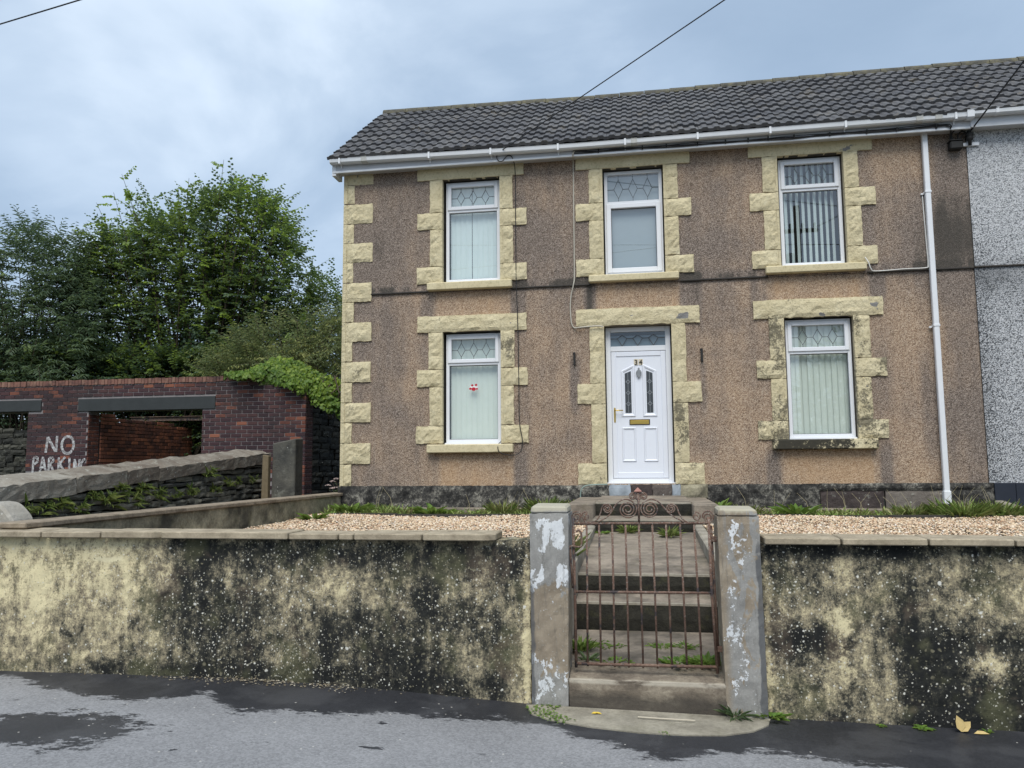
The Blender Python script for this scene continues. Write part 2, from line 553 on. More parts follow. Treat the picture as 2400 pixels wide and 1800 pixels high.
    for sc, r0, r1, thr, vark, colr, k in ((24, .42, .20, 0.62, .9, (0.30, 0.275, 0.185), 0.55), (45, .40, .22, 0.66, .9, (0.40, 0.365, 0.25), 0.5), (30, .30, .17, 0.88, 1.0, (0.68, 0.67, 0.60), 0.9),
                                     (50, .38, .16, 0.86, 1.1, (0.64, 0.62, 0.54), 0.85), (80, .42, .20, 0.82, 1.1, (0.54, 0.52, 0.44), 0.75), (70, .45, .25, 0.74, .7, (0.022, 0.022, 0.020), 0.65), (9, .21, .13, 0.82, .5, (0.68, 0.67, 0.61), 0.9), (17, .24, .13, 0.84, .7, (0.60, 0.58, 0.49), 0.75)):
        v = t.vor(pv, sc)
        r, g2, b2 = t.xyz(v.outputs['Color'])
        sel = t.ss(t.add(t.add(r, clus), t.mul(t.sub(dens, 0.5), vark)), thr, thr + 0.03)
        rad = t.add(t.mul(g2, 0.55), 0.45)
        dd = t.math('DIVIDE', v.outputs['Distance'], rad)
        c = t.mix(t.mul(t.mul(t.ss(dd, r0, r1), sel), k), c, colr)
    h = t.add(t.add(t.mul(fine, 0.6), t.mul(mid, 0.5)), t.mul(vfine, 0.3))
    finish(t, b, c, 0.92, t.bump(h, 0.55, 0.016), 0.15)
    return m


def mat_post(name, left):
    m, t, b = new_mat(name)
    p = t.pos()
    x, y, z = t.xyz(p)
    pn = t.n('ShaderNodeVectorMath', {0: p, 1: ((3.7, 0, 0) if left else (9.1, 0, 2.0))}, operation='ADD').outputs[0]
    n1 = t.noise(pn, 5.0, 5, 0.6, 0.4)
    n2 = t.noise(t.scl(pn, 1.6, 1, 0.8), 7.0, 5, 0.62, 0.5)
    fine = t.noise(pn, 60, 5, 0.7)
    grey = t.ramp(t.add(t.mul(n1, .7), t.mul(fine, .3)), [(0.3, (0.180, 0.175, 0.166)), (0.7, (0.345, 0.338, 0.320))])
    brown = t.ramp(n1, [(0.3, (0.19, 0.155, 0.115)), (0.7, (0.34, 0.285, 0.215))])
    zz = t.add(z, t.mul(t.sub(n2, 0.5), 0.5))
    if left:
        br = t.mul(t.ss(zz, 0.83, 0.80), t.ss(zz, 0.26, 0.30))
    else:
        br = t.mx(t.ss(t.add(n2, t.ss(z, 0.4, 1.2, -0.05, 0.08)), 0.54, 0.58), t.ss(x, 0.53, 0.47))
    c = t.mix(br, grey, brown)
    wm = t.noise(t.scl(pn, 1.3, 1, 0.6), 9.0, 6, 0.6, 0.3)
    if left:
        zone = t.mx(t.box(x, z, -0.72, -0.50, 1.03, 1.27, .03, .05), t.mx(t.mul(t.box(x, z, -0.80, -0.66, 0.78, 0.94, .03, .04), 1.0), t.box(x, z, -0.58, -0.49, 0.80, 1.0, .03, .05)))
        lowz = t.box(x, z, -0.76, -0.52, 0.06, 0.42, .03, .10)
        w = t.ss(t.add(t.add(t.mul(wm, 0.75), t.mul(t.noise(pn, 38, 4, .7), 0.25)), t.add(t.mul(zone, 0.15), t.mul(lowz, t.mul(t.noise(pn, 16, 4, .7), 0.17)))), 0.635, 0.65)
    else:
        zone = t.box(x, z, 0.50, 0.62, 0.1, 1.25, .04, .1)
        w = t.ss(t.add(t.add(t.mul(wm, 0.55), t.mul(t.noise(pn, 42, 4, 0.65), 0.45)), t.mul(zone, 0.085)), 0.62, 0.64)
    c = t.mix(t.mul(w, 0.9), c, (0.66, 0.68, 0.70))
    sk = t.noise(t.scl(pn, 6, 1, 0.8), 8.0, 5, .7)
    c = t.mix(t.ss(sk, .52, .72, 0, .45), c, (0.10, 0.095, 0.085))
    c = t.mix(t.ss(t.noise(pn, 75, 3, .7), .60, .68, 0, .5), c, (0.42, 0.42, 0.40))
    # darker cement fillet by the rough wall end
    if not left:
        dp = t.mul(t.ss(t.sub(x, t.mul(t.sub(n1, .5), .06)), 0.675, 0.685), t.ss(zz, 1.05, 0.98))
        c = t.mix(t.mul(dp, 0.85), c, (0.10, 0.103, 0.108))
    else:
        dp = t.mul(t.ss(t.add(x, t.mul(t.sub(n1, .5), .06)), -0.715, -0.73), t.ss(zz, 0.9, 0.8))
        c = t.mix(t.mul(dp, 0.8), c, (0.09, 0.093, 0.098))
    # creamy dirt on the cap edge
    c = t.mix(t.mul(t.ss(t.add(z, t.mul(t.sub(n2, .5), .06)), 1.285, 1.31), 0.8), c, (0.42, 0.39, 0.30))
    h = t.add(t.mul(fine, 0.4), t.add(t.mul(w, 0.5), n1))
    finish(t, b, c, 0.85, t.bump(h, 0.4, 0.012), 0.25)
    return m


def mat_concrete(name, lo, hi, moss=0.0, scale=5.0, dark=0.0, bump=0.4):
    m, t, b = new_mat(name)
    p = t.pos()
    n1 = t.add(t.mul(t.noise(p, scale, 6, 0.65, 0.3), 0.7), t.mul(t.noise(p, scale * 9, 5, 0.7), 0.35))
    c = t.ramp(n1, [(0.33, lo), (0.72, hi)])
    if dark:
        dn = t.noise(p, scale * 0.45, 5, 0.6)
        c = t.mix(t.ss(dn, 0.45, 0.68, 0, dark), c, (0.03, 0.03, 0.028))
    if moss:
        c = t.mix(t.mul(t.ss(t.noise(p, scale * 1.3, 5, 0.65), 0.52, 0.68), moss), c, (0.10, 0.10, 0.045))
    finish(t, b, c, 0.9, t.bump(n1, bump, 0.02), 0.2)
    return m


def mat_step():
    m, t, b = new_mat('brown_stone_step')
    p = t.pos()
    x, y, z = t.xyz(p)
    n1 = t.noise(t.scl(p, .7, 1, 1.6), 6.0, 7, 0.7, .3)
    n2 = t.noise(p, 40, 5, .72)
    c = t.ramp(t.add(t.mul(n1, .7), t.mul(n2, .3)), [(0.36, (0.085, 0.070, 0.056)), (0.52, (0.175, 0.145, 0.112)), (0.66, (0.30, 0.26, 0.20))])
    damp = t.ss(t.add(z, t.mul(t.sub(t.noise(p, 4.5, 4, .6), .5), .16)), .185, .115)
    c = t.mix(t.mul(damp, .72), c, (0.045, 0.041, 0.036))
    edge = t.mul(t.box(y, z, 5.1, 5.235, .215, .26, .012, .008), t.ss(n1, .40, .55))
    c = t.mix(t.mul(edge, .8), c, (0.44, 0.40, 0.33))
    finish(t, b, c, 0.85, t.bump(t.add(n1, t.mul(n2, .5)), .5, .012), .25)
    return m


def mat_pavement():
    m, t, b = new_mat('patchy_wet_asphalt')
    p = t.pos()
    x, y, z = t.xyz(p)
    pts = [(-4.52, 5.09), (-3.76, 4.80), (-3.18, 4.62), (-2.82, 4.86), (-2.49, 4.55), (-1.82, 4.67), (-1.47, 4.82), (-0.66, 4.85),
           (-0.29, 4.62), (0.08, 4.40), (0.6, 4.66), (0.94, 4.55), (1.36, 4.47), (2.4, 4.3)]
    xn = t.math('DIVIDE', t.add(x, 6.0), 10.0)
    yb = t.ramp(xn, [((a + 6) / 10, (c - 4) / 2) for a, c in pts])
    ybv = t.add(t.mul(t.xyz(yb)[0], 2.0), 4.0)
    edge = t.add(t.mul(t.sub(t.noise(t.scl(p, 1, 2.4, 1), 4.0, 8, 0.74, 0.2), 0.5), 0.62), t.mul(t.sub(t.noise(t.scl(p, 1, 1.6, 1), 22, 6, 0.75), 0.5), 0.34))
    wet = t.ss(t.sub(t.add(y, edge), ybv), -0.02, 0.045)
    # wet pools left in the dry part, mostly to the lower left
    dx = t.math('DIVIDE', t.add(x, 3.40), 0.62)
    dy = t.math('DIVIDE', t.sub(y, 4.13), 0.30)
    rr = t.math('SQRT', t.add(t.mul(dx, dx), t.mul(dy, dy)))
    pool = t.ss(t.add(rr, t.mul(edge, 4.6)), 1.0, 0.86)
    sp = t.ss(t.noise(t.scl(p, 1, 2.0, 1), 4.0, 5, 0.6, 0.2), 0.675, 0.70)
    wet = t.mx(wet, t.mx(pool, sp))
    grit = t.add(t.mul(t.noise(p, 130, 3, 0.75), .6), t.mul(t.xyz(t.vor(p, 90).outputs['Color'])[0], .4))
    tone = t.noise(p, 1.5, 5, 0.6)
    dry = t.ramp(t.add(t.mul(grit, 0.6), t.mul(tone, 0.4)), [(0.3, (0.145, 0.147, 0.153)), (0.7, (0.285, 0.287, 0.296))])
    damp = t.noise(p, 2.6, 6, 0.65, .3)
    wetc = t.ramp(t.add(t.mul(grit, 0.4), t.mul(tone, 0.6)), [(0.3, (0.016, 0.017, 0.020)), (0.7, (0.040, 0.041, 0.047))])
    wetc = t.mix(t.ss(damp, .45, .65, 0, .35), wetc, (0.085, 0.086, 0.092))
    c = t.mix(wet, dry, wetc)
    v = t.vor(p, 22)
    fleck = t.mul(t.ss(v.outputs['Distance'], 0.16, 0.10), t.ss(t.xyz(v.outputs['Color'])[0], 0.90, 0.91))
    c = t.mix(t.mul(fleck, 0.75), c, (0.55, 0.53, 0.48))
    rough = t.ss(wet, 0, 1, 0.9, 0.55)
    finish(t, b, c, rough, t.bump(t.noise(p, 160, 2, 0.7), 0.35, 0.004), 0.3)
    return m


def mat_tile():
    m, t, b = new_mat('weathered_concrete_roof_tile')
    p = t.pos()
    rnd = t.n('ShaderNodeObjectInfo').outputs['Random']
    n1 = t.noise(p, 7, 5, 0.65)
    n2 = t.noise(p, 40, 4, 0.7)
    base = t.ramp(t.add(t.mul(n1, 0.5), t.mul(rnd, 0.5)), [(0.2, (0.068, 0.069, 0.077)), (0.8, (0.125, 0.124, 0.128))])
    base = t.mix(t.ss(t.add(n2, t.mul(n1, 0.3)), 0.74, 0.84, 0, 0.55), base, (0.30, 0.28, 0.22))
    base = t.mix(t.ss(t.noise(p, 2.6, 6, 0.75), 0.55, 0.72, 0, 0.6), base, (0.20, 0.165, 0.115))
    base = t.mix(t.ss(t.noise(p, 11, 5, 0.7), 0.66, 0.74, 0, 0.6), base, (0.12, 0.125, 0.06))
    finish(t, b, base, 0.75, t.bump(n2, 0.3, 0.006), 0.3)
    return m


def mat_brick(name, cols, island=False):
    m, t, b = new_mat(name)
    p = t.pos()
    if island:
        rnd = t.n('ShaderNodeNewGeometry').outputs['Random Per Island']
    else:
        rnd = t.n('ShaderNodeObjectInfo').outputs['Random']
    base = t.ramp(rnd, [(0.0, cols[0]), (0.5, cols[1]), (1.0, cols[2])])
    soot = t.add(t.mul(t.noise(p, 1.3, 5, 0.6), 0.6), t.mul(t.noise(p, 12, 5, 0.7), 0.4))
    base = t.mix(t.ss(soot, 0.44, 0.64, 0, 0.85), base, (0.040, 0.031, 0.032))
    base = t.mix(t.ss(t.noise(p, 26, 5, 0.7), 0.62, 0.76, 0, 0.4), base, (0.30, 0.28, 0.27))
    finish(t, b, base, 0.9, t.bump(t.noise(p, 50, 4, 0.7), 0.4, 0.008), 0.2)
    return m


def mat_rock(name, cols, lichen=0.3, scale=6.0):
    m, t, b = new_mat(name)
    p = t.pos()
    rnd = t.n('ShaderNodeObjectInfo').outputs['Random']
    n1 = t.noise(p, scale, 6, 0.68, 0.4)
    c = t.ramp(t.add(t.mul(n1, 0.6), t.mul(rnd, 0.4)), [(0.25, cols[0]), (0.5, cols[1]), (0.75, cols[2])])
    li = t.noise(p, scale * 2.3, 5, 0.7)
    c = t.mix(t.ss(li, 0.56, 0.70, 0, lichen), c, (0.42, 0.43, 0.37))
    v = t.vor(p, 18)
    sp = t.mul(t.ss(v.outputs['Distance'], 0.2, 0.12), t.ss(t.xyz(v.outputs['Color'])[0], 0.88, 0.9))
    c = t.mix(t.mul(sp, 0.8), c, (0.6, 0.6, 0.56))
    finish(t, b, c, 0.88, t.bump(t.noise(p, 25, 6, 0.7), 0.7, 0.02), 0.25)
    return m


def mat_leaf(name, dark, light, young, trans=0.42):
    """leaf colour varies per leaf; the 'tint' attribute marks young yellow-green growth"""
    m, t, b = new_mat(name)
    rnd = t.n('ShaderNodeNewGeometry').outputs['Random Per Island']
    at = t.n('ShaderNodeAttribute', attribute_name='tint').outputs['Fac']
    c = t.mix(rnd, dark, light)
    c = t.mix(at, c, young)
    finish(t, b, c, 0.5, None, 0.35)
    tr = t.n('ShaderNodeBsdfTranslucent', {'Color': t.mix(0.5, c, young)})
    mixs = t.n('ShaderNodeMixShader', {0: trans, 1: b.outputs[0], 2: tr.outputs[0]})
    t.nt.links.new(mixs.outputs[0], t.nt.nodes['Material Output'].inputs[0])
    return m


def mat_glass(name='window_glass', tint=(0.93, 0.97, 0.96), boost=1.9, base=0.15):
    m, t, b = new_mat(name)
    fc = t.n('ShaderNodeLayerWeight', {'Blend': 0.5}).outputs['Facing']
    fr = t.math('POWER', fc, 4.0)
    f = t.math('MINIMUM', t.add(t.mul(fr, boost * 0.45), base), 0.95)
    gl = t.n('ShaderNodeBsdfGlossy', {'Color': (1, 1, 1), 'Roughness': 0.0})
    tr = t.n('ShaderNodeBsdfTransparent', {'Color': tint})
    ms = t.n('ShaderNodeMixShader', {0: f, 1: tr.outputs[0], 2: gl.outputs[0]})
    t.nt.links.new(ms.outputs[0], t.nt.nodes['Material Output'].inputs[0])
    return m


def mat_rust():
    m, t, b = new_mat('rusty_flaking_iron')
    p = t.pos()
    n1 = t.add(t.mul(t.noise(p, 14, 5, 0.65), 0.6), t.mul(t.noise(p, 60, 4, 0.7), 0.4))
    x, y, z = t.xyz(p)
    rust = t.ramp(n1, [(0.3, (0.070, 0.044, 0.035)), (0.5, (0.140, 0.084, 0.063)), (0.68, (0.25, 0.175, 0.132))])
    c = t.mix(t.ss(t.add(t.noise(p, 85, 4, 0.75), t.ss(z, 0.4, 1.3, -0.05, 0.03)), 0.56, 0.62, 0, .8), rust, (0.30, 0.27, 0.24))
    c = t.mix(t.ss(t.noise(p, 9, 5, 0.6), 0.55, 0.62, 0, 0.8), c, (0.035, 0.037, 0.045))
    finish(t, b, c, 0.8, t.bump(n1, 0.5, 0.004), 0.3)
    return m


def mat_gravel():
    m, t, b = new_mat('golden_gravel')
    rnd = t.n('ShaderNodeNewGeometry').outputs['Random Per Island']
    p = t.pos()
    c = t.ramp(rnd, [(0.0, (0.30, 0.20, 0.14)), (0.2, (0.58, 0.42, 0.27)), (0.45, (0.70, 0.55, 0.38)), (0.7, (0.75, 0.66, 0.52)), (0.88, (0.52, 0.30, 0.17)), (1.0, (0.80, 0.77, 0.70))])
    finish(t, b, c, 0.75, None, 0.3)
    return m


def mat_worn_paint():
    m, t, b = new_mat('worn_white_paint')
    p = t.pos()
    n1 = t.add(t.mul(t.noise(p, 16, 5, 0.7), 0.6), t.mul(t.noise(p, 70, 4, 0.7), 0.4))
    c = t.ramp(n1, [(0.42, (0.12, 0.10, 0.10)), (0.50, (0.36, 0.355, 0.36)), (0.60, (0.62, 0.63, 0.64)), (0.8, (0.70, 0.71, 0.72))])
    finish(t, b, c, 0.9)
    return m


M = dict(
    dash=mat_pebbledash(), wdash=mat_white_dash(), cream=mat_cream('cream_rock_faced_stone'), cream_s=mat_cream('cream_smooth_render', 0.0, True),
    sill_black=mat_cream('blackened_cream_sill', 0.004, True), plinth=mat_plinth(), fwall=mat_front_wall(),
    postl=mat_post('peeling_grey_post', True), postr=mat_post('worn_grey_post', False),
    coping=mat_concrete('sandy_coping', (0.17, 0.14, 0.10), (0.48, 0.41, 0.30), 0.15, 7.0),
    path=mat_concrete('stained_concrete_path', (0.115, 0.098, 0.080), (0.36, 0.305, 0.245), 0.2, 4.0, 0.55),
    riser=mat_concrete('blackened_step_riser', (0.012, 0.012, 0.011), (0.055, 0.052, 0.042), 0.3, 7.0, 0.0, 1.0),
    kerb=mat_concrete('path_kerb', (0.20, 0.18, 0.145), (0.42, 0.385, 0.32), 0.2, 5.0, 0.4),
    apron=mat_concrete('worn_concrete_apron', (0.16, 0.145, 0.115), (0.40, 0.37, 0.30), 0.15, 5.0, 0.3),
    step=mat_step() if True else mat_concrete('brown_stone_step', (0.075, 0.062, 0.052), (0.30, 0.25, 0.19), 0.15, 4.5, 0.75),
    gwall=mat_concrete('streaked_garden_wall', (0.07, 0.062, 0.045), (0.46, 0.42, 0.30), 0.25, 4.5, 0.85),
    soot=simple('dirt_and_shadow_dash', (0.05, 0.046, 0.042), 0.95, 0.1, 0, 0.6, 30, 0.8), pave=mat_pavement(), tile=mat_tile(), gravel=mat_gravel(), rust=mat_rust(),  # drip-band dash: dirt plus the drip's under-shadow put into the colour
    upvc=simple('white_upvc', (0.74, 0.76, 0.80), 0.35, 0.4, 0, 0.03), door=simple('white_door_upvc', (0.72, 0.75, 0.82), 0.3, 0.4, 0, 0.02),
    gutter=simple('white_gutter_plastic', (0.70, 0.72, 0.75), 0.35, 0.4, 0, 0.07), fascia=simple('grey_white_fascia', (0.50, 0.51, 0.54), 0.4, 0.35, 0, 0.06),
    fascia2=simple('neighbour_fascia', (0.60, 0.62, 0.66), 0.4, 0.35, 0, 0.03),
    black=simple('black_cable', (0.018, 0.018, 0.02), 0.5), whitecable=simple('grey_white_cable', (0.45, 0.42, 0.36), 0.6), coax=simple('white_coax', (0.70, 0.69, 0.66), 0.5),
    greencable=simple('grey_green_hose', (0.25, 0.33, 0.30), 0.5),
    lead=simple('lead_strip', (0.09, 0.10, 0.11), 0.5, 0.4), glass=mat_glass(), darkglass=mat_glass('dark_glass', (0.55, 0.62, 0.65), 1.6, 0.12),
    blind=simple('pale_blind_fabric', (0.71, 0.75, 0.70), 0.85, 0.2, 0, 0.05), blindb=simple('bluish_blind_fabric', (0.70, 0.77, 0.78), 0.85, 0.2, 0, 0.05),
    brass=simple('brass', (0.62, 0.44, 0.12), 0.32, 0.5, 0.85, 0.1), steel=simple('dull_steel', (0.30, 0.31, 0.32), 0.4, 0.5, 0.6), iron=simple('black_iron', (0.02, 0.02, 0.02), 0.7),
    number=simple('black_number', (0.02, 0.018, 0.014), 0.5), dark=simple('dark_interior', (0.03, 0.032, 0.035), 0.9),
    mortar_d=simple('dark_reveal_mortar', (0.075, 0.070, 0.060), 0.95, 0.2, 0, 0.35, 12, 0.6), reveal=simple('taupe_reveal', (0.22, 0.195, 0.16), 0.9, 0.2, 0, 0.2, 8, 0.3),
    brick=mat_brick('sooty_brick', ((0.042, 0.026, 0.031), (0.065, 0.036, 0.040), (0.098, 0.050, 0.048))),
    brickred=mat_brick('red_brick', ((0.115, 0.048, 0.038), (0.175, 0.066, 0.047), (0.25, 0.098, 0.062))),
    brickmix=mat_brick('old_inner_brick', ((0.09, 0.045, 0.036), (0.19, 0.075, 0.05), (0.30, 0.115, 0.065))),
    bricki=mat_brick('sooty_brick_joined', ((0.042, 0.026, 0.031), (0.065, 0.036, 0.040), (0.098, 0.050, 0.048)), True),
    mortar=simple('pale_mortar', (0.24, 0.22, 0.22), 0.95, 0.1, 0, 0.4, 5, 0.4), mortard=simple('sooty_mortar', (0.06, 0.05, 0.046), 0.95, 0.1, 0, 0.5, 5),
    slate=simple('slate_lintel', (0.036, 0.041, 0.043), 0.75, 0.3, 0, 0.3, 5, 0.4),
    coprock=mat_rock('coping_sandstone', ((0.095, 0.066, 0.052), (0.175, 0.148, 0.118), (0.34, 0.32, 0.275)), 0.55, 4.0),
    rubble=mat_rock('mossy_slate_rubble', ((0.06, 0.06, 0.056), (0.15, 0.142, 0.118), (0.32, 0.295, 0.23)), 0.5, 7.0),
    rubble_b=mat_rock('mid_dark_rubble', ((0.018, 0.019, 0.018), (0.045, 0.045, 0.038), (0.10, 0.098, 0.08)), 0.3, 7.0),  # darker version of the rubble colours
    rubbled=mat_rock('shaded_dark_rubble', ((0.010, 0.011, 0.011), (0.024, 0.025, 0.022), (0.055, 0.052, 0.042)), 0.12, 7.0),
    pillar=mat_rock('dark_slate_pillar', ((0.014, 0.017, 0.021), (0.040, 0.041, 0.040), (0.13, 0.125, 0.105)), 0.22, 3.0),
    whitestone=mat_rock('pale_worn_stone', ((0.22, 0.20, 0.17), (0.33, 0.31, 0.27), (0.44, 0.42, 0.38)), 0.3, 5.0),
    wood=simple('grey_brown_timber', (0.17, 0.135, 0.085), 0.9, 0.2, 0, 0.4, 12, 0.5), darkwood=simple('dark_edging_timber', (0.06, 0.055, 0.048), 0.9, 0.2, 0, 0.4, 10, 0.5),
    bark=simple('bark', (0.075, 0.06, 0.045), 0.95, 0.1, 0, 0.35, 14, 0.8), soil=simple('soil', (0.055, 0.045, 0.032), 1.0, 0.1, 0, 0.4, 10, 0.8),
    ground=simple('rough_ground', (0.07, 0.075, 0.045), 1.0, 0.1, 0, 0.4, 2, 0.5), road=simple('road_asphalt', (0.06, 0.06, 0.064), 0.9, 0.2, 0, 0.2, 3, 0.4),
    tiledark=simple('blue_black_plinth_tile', (0.022, 0.027, 0.04), 0.35, 0.5, 0, 0.3, 4),
    paint=mat_worn_paint(), red=simple('red_print', (0.45, 0.012, 0.03), 0.5), whiteprint=simple('white_print', (0.75, 0.74, 0.74), 0.5),
    mauve=simple('sedum_flower', (0.42, 0.33, 0.31), 0.9), deadleaf=simple('dead_leaf', (0.50, 0.38, 0.17), 0.8, 0.2, 0, 0.3, 30),
    hazel=mat_leaf('hazel_leaf', (0.036, 0.072, 0.046), (0.105, 0.158, 0.102), (0.30, 0.42, 0.06)),
    buddleia=mat_leaf('buddleia_leaf', (0.055, 0.098, 0.060), (0.135, 0.190, 0.115), (0.22, 0.30, 0.10)),
    willow=mat_leaf('pale_shrub_leaf', (0.11, 0.16, 0.075), (0.22, 0.27, 0.13), (0.38, 0.40, 0.14)),
    ivy=mat_leaf('ivy_leaf', (0.045, 0.105, 0.018), (0.14, 0.24, 0.040), (0.32, 0.42, 0.06)),
    fern=mat_leaf('fern_frond', (0.070, 0.135, 0.030), (0.19, 0.27, 0.060), (0.30, 0.33, 0.10)),
    weed=mat_leaf('weed_leaf', (0.060, 0.14, 0.022), (0.13, 0.25, 0.045), (0.28, 0.36, 0.08)),
    grass=mat_leaf('grass_blade', (0.12, 0.24, 0.04), (0.26, 0.38, 0.085), (0.40, 0.36, 0.17), 0.3),
)
#@@SETTING
# ------------------------------------------------------------------ ground, road, pavement, garden
def lerp_pts(pts, x):
    if x <= pts[0][0]:
        return pts[0][1]
    for (a, za), (b, zb) in zip(pts[:-1], pts[1:]):
        if x <= b:
            return za + (zb - za) * (x - a) / (b - a)
    return pts[-1][1]


PAVE_Z = [(-14, 0.16), (-4.7, 0.14), (-2.7, 0.155), (-1.9, 0.125), (-0.74, 0.062), (0.72, 0.040), (2.2, 0.020), (10, -0.08)]


def grid_mesh(name, xs, ys, fz):
    v = [(x, y, fz(x, y)) for y in ys for x in xs]
    n = len(xs)
    f = [(j * n + i, j * n + i + 1, (j + 1) * n + i + 1, (j + 1) * n + i) for j in range(len(ys) - 1) for i in range(n - 1)]
    return mesh_of(name, v, f)


def sstep(a, b, x):
    t = max(0, min(1, (x - a) / (b - a)))
    return t * t * (3 - 2 * t)


def ground_z(x, y):
    z = -0.5 + 1.0 * sstep(5.6, 10, y) + 0.9 * sstep(12, 16.5, y)
    if -8.5 < x < 5 and y < 26:
        z = min(z, .3)
    z += 10 * sstep(-45, -170, y) * (0.75 + 0.5 * nz3(x, 3, 1, 0.02)) if y < -40 else 0
    return z


def axis(lo, hi, near0, near1, step):
    far = [lo, lo * 0.6, lo * 0.35, lo * 0.2, lo * 0.12, lo * 0.07]
    a = [v for v in far if v < near0 - 1]
    k = near0
    while k <= near1:
        a.append(k)
        k += step
    a += [v for v in (hi * 0.07, hi * 0.12, hi * 0.2, hi * 0.35, hi * 0.6, hi) if v > near1 + 1]
    return a


structure(place('ground', grid_mesh('ground', axis(-900, 900, -30, 30, 2.0), sorted(set(list(range(-200, -40, 12)) + [-900, -500, -300] + [y * 0.9 for y in range(-40, 34)] + [36, 50, 90, 200, 500, 900])), ground_z), M['ground']))
structure(place('road', grid_mesh('road', [-60, -20, -6, 6, 20, 60], [-7, -3, 0.0, 0.9], lambda x, y: lerp_pts(PAVE_Z, x) - 0.13), M['road']))
xs = [-14 + 0.4 * i for i in range(61)]
pv = grid_mesh('pavement', xs, [0.9, 2, 3, 3.6, 4.2, 4.6, 5.0, 5.25, 5.5], lambda x, y: lerp_pts(PAVE_Z, x))
structure(place('pavement', pv, M['pave']))
kb = MB()
for i in range(60):
    a, c = xs[i], xs[i + 1]
    za, zc = lerp_pts(PAVE_Z, a), lerp_pts(PAVE_Z, c)
    kb.poly([(a, .9, za - .3), (c, .9, zc - .3), (c, .9, zc + .004), (a, .9, za + .004)])
    kb.poly([(a, .9, za + .004), (c, .9, zc + .004), (c, 1.04, zc + .004), (a, 1.04, za + .004)])
structure(obj('kerb', kb, M['kerb'], recalc=False))
structure(place('lane', grid_mesh('lane', [-6.95, -6, -5.2, -4.6], [4.5, 6, 8, 10, 12, 14, 16, 18, 20, 22], lambda x, y: 0.12 + 0.055 * (y - 5)), M['soil']))


def garden_z(y):
    return 0.78 + 0.03 * (y - 6.0)


GARDEN = [(-4.58, -0.66), (0.66, 4.66), (4.72, 9.0)]
sb = MB()
for a, c in GARDEN:
    for y0, y1 in ((5.45, 7), (7, 9), (9, 10.6), (10.6, 11.64)):
        sb.poly([(a, y0, garden_z(y0) - .02), (c, y0, garden_z(y0) - .02), (c, y1, garden_z(y1) - .02), (a, y1, garden_z(y1) - .02)])
structure(obj('garden_bed', sb, M['soil'], recalc=False))

# gravel: every pebble a small lump, joined because nobody could count them
rng = np.random.default_rng(5)
base = np.array([(1, 0, 0), (-1, 0, 0), (0, 1, 0), (0, -1, 0), (0, 0, .75), (0, 0, -.75)], float)
tris = np.array([(0, 2, 4), (2, 1, 4), (1, 3, 4), (3, 0, 4), (2, 0, 5), (1, 2, 5), (3, 1, 5), (0, 3, 5)])
P = []
for (a, c, n) in ((-4.58, -0.67, 30000), (0.67, 4.66, 30000), (4.75, 6.6, 6000)):
    x = rng.uniform(a, c, n)
    y = 6.6 + (10.53 - 6.6) * rng.uniform(0, 1, n) ** 0.75
    z = 0.78 + 0.03 * (y - 6) + rng.uniform(-0.004, 0.022, n) + 0.02 * np.sin(x * 2.1 + y * 1.3) * np.sin(y * 2.3)
    P.append(np.stack([x, y, z], 1))
P = np.concatenate(P)
n = len(P)
ang = rng.uniform(0, 6.283, n)
sc = rng.uniform(0.008, 0.021, n)
ca, sa = np.cos(ang), np.sin(ang)
B = np.repeat(base[None], n, 0) * (sc[:, None, None] * np.stack([rng.uniform(.8, 1.5, n), rng.uniform(.7, 1.1, n), rng.uniform(.5, .9, n)], 1)[:, None, :])
B += rng.normal(0, .002, B.shape)
V = np.stack([B[..., 0] * ca[:, None] - B[..., 1] * sa[:, None], B[..., 0] * sa[:, None] + B[..., 1] * ca[:, None], B[..., 2]], -1) + P[:, None, :]
Fc = (tris[None] + (np.arange(n) * 6)[:, None, None]).reshape(-1, 3)
g = place('gravel', fast_mesh('gravel', V.reshape(-1, 3), Fc), M['gravel'])
stuff(tag(g, 'golden gravel spread over the front garden behind the wall', 'gravel'))

# timber edging between gravel and grass
for nm, (a, c), lb in (('timber_edging', (-4.3, -0.95), 'dark timber edging board between gravel and weeds left of the path'),
                       ('timber_edging', (0.9, 4.6), 'dark timber edging board between gravel and weeds right of the path')):
    mb = MB()
    k = a
    t_ = thing(nm, lb, 'edging board', ((a + c) / 2, 10.57, .9), 'edging boards in the front garden')
    while k < c - 0.1:
        e = min(c, k + random.uniform(.9, 1.3))
        zz = random.uniform(-.008, .008)
        obj('board', MB().box(k, e - .01, 10.55 + zz, 10.59 + zz, .86, .955 + zz), M['darkwood'], t_)
        k = e

# concrete strip at the foot of the house
structure(obj('concrete_strip', MB().box(-4.6, -0.96, 11.33, 11.655, .80, .985).box(.90, 4.62, 11.36, 11.655, .80, .98), M['path'], bevel=.01))


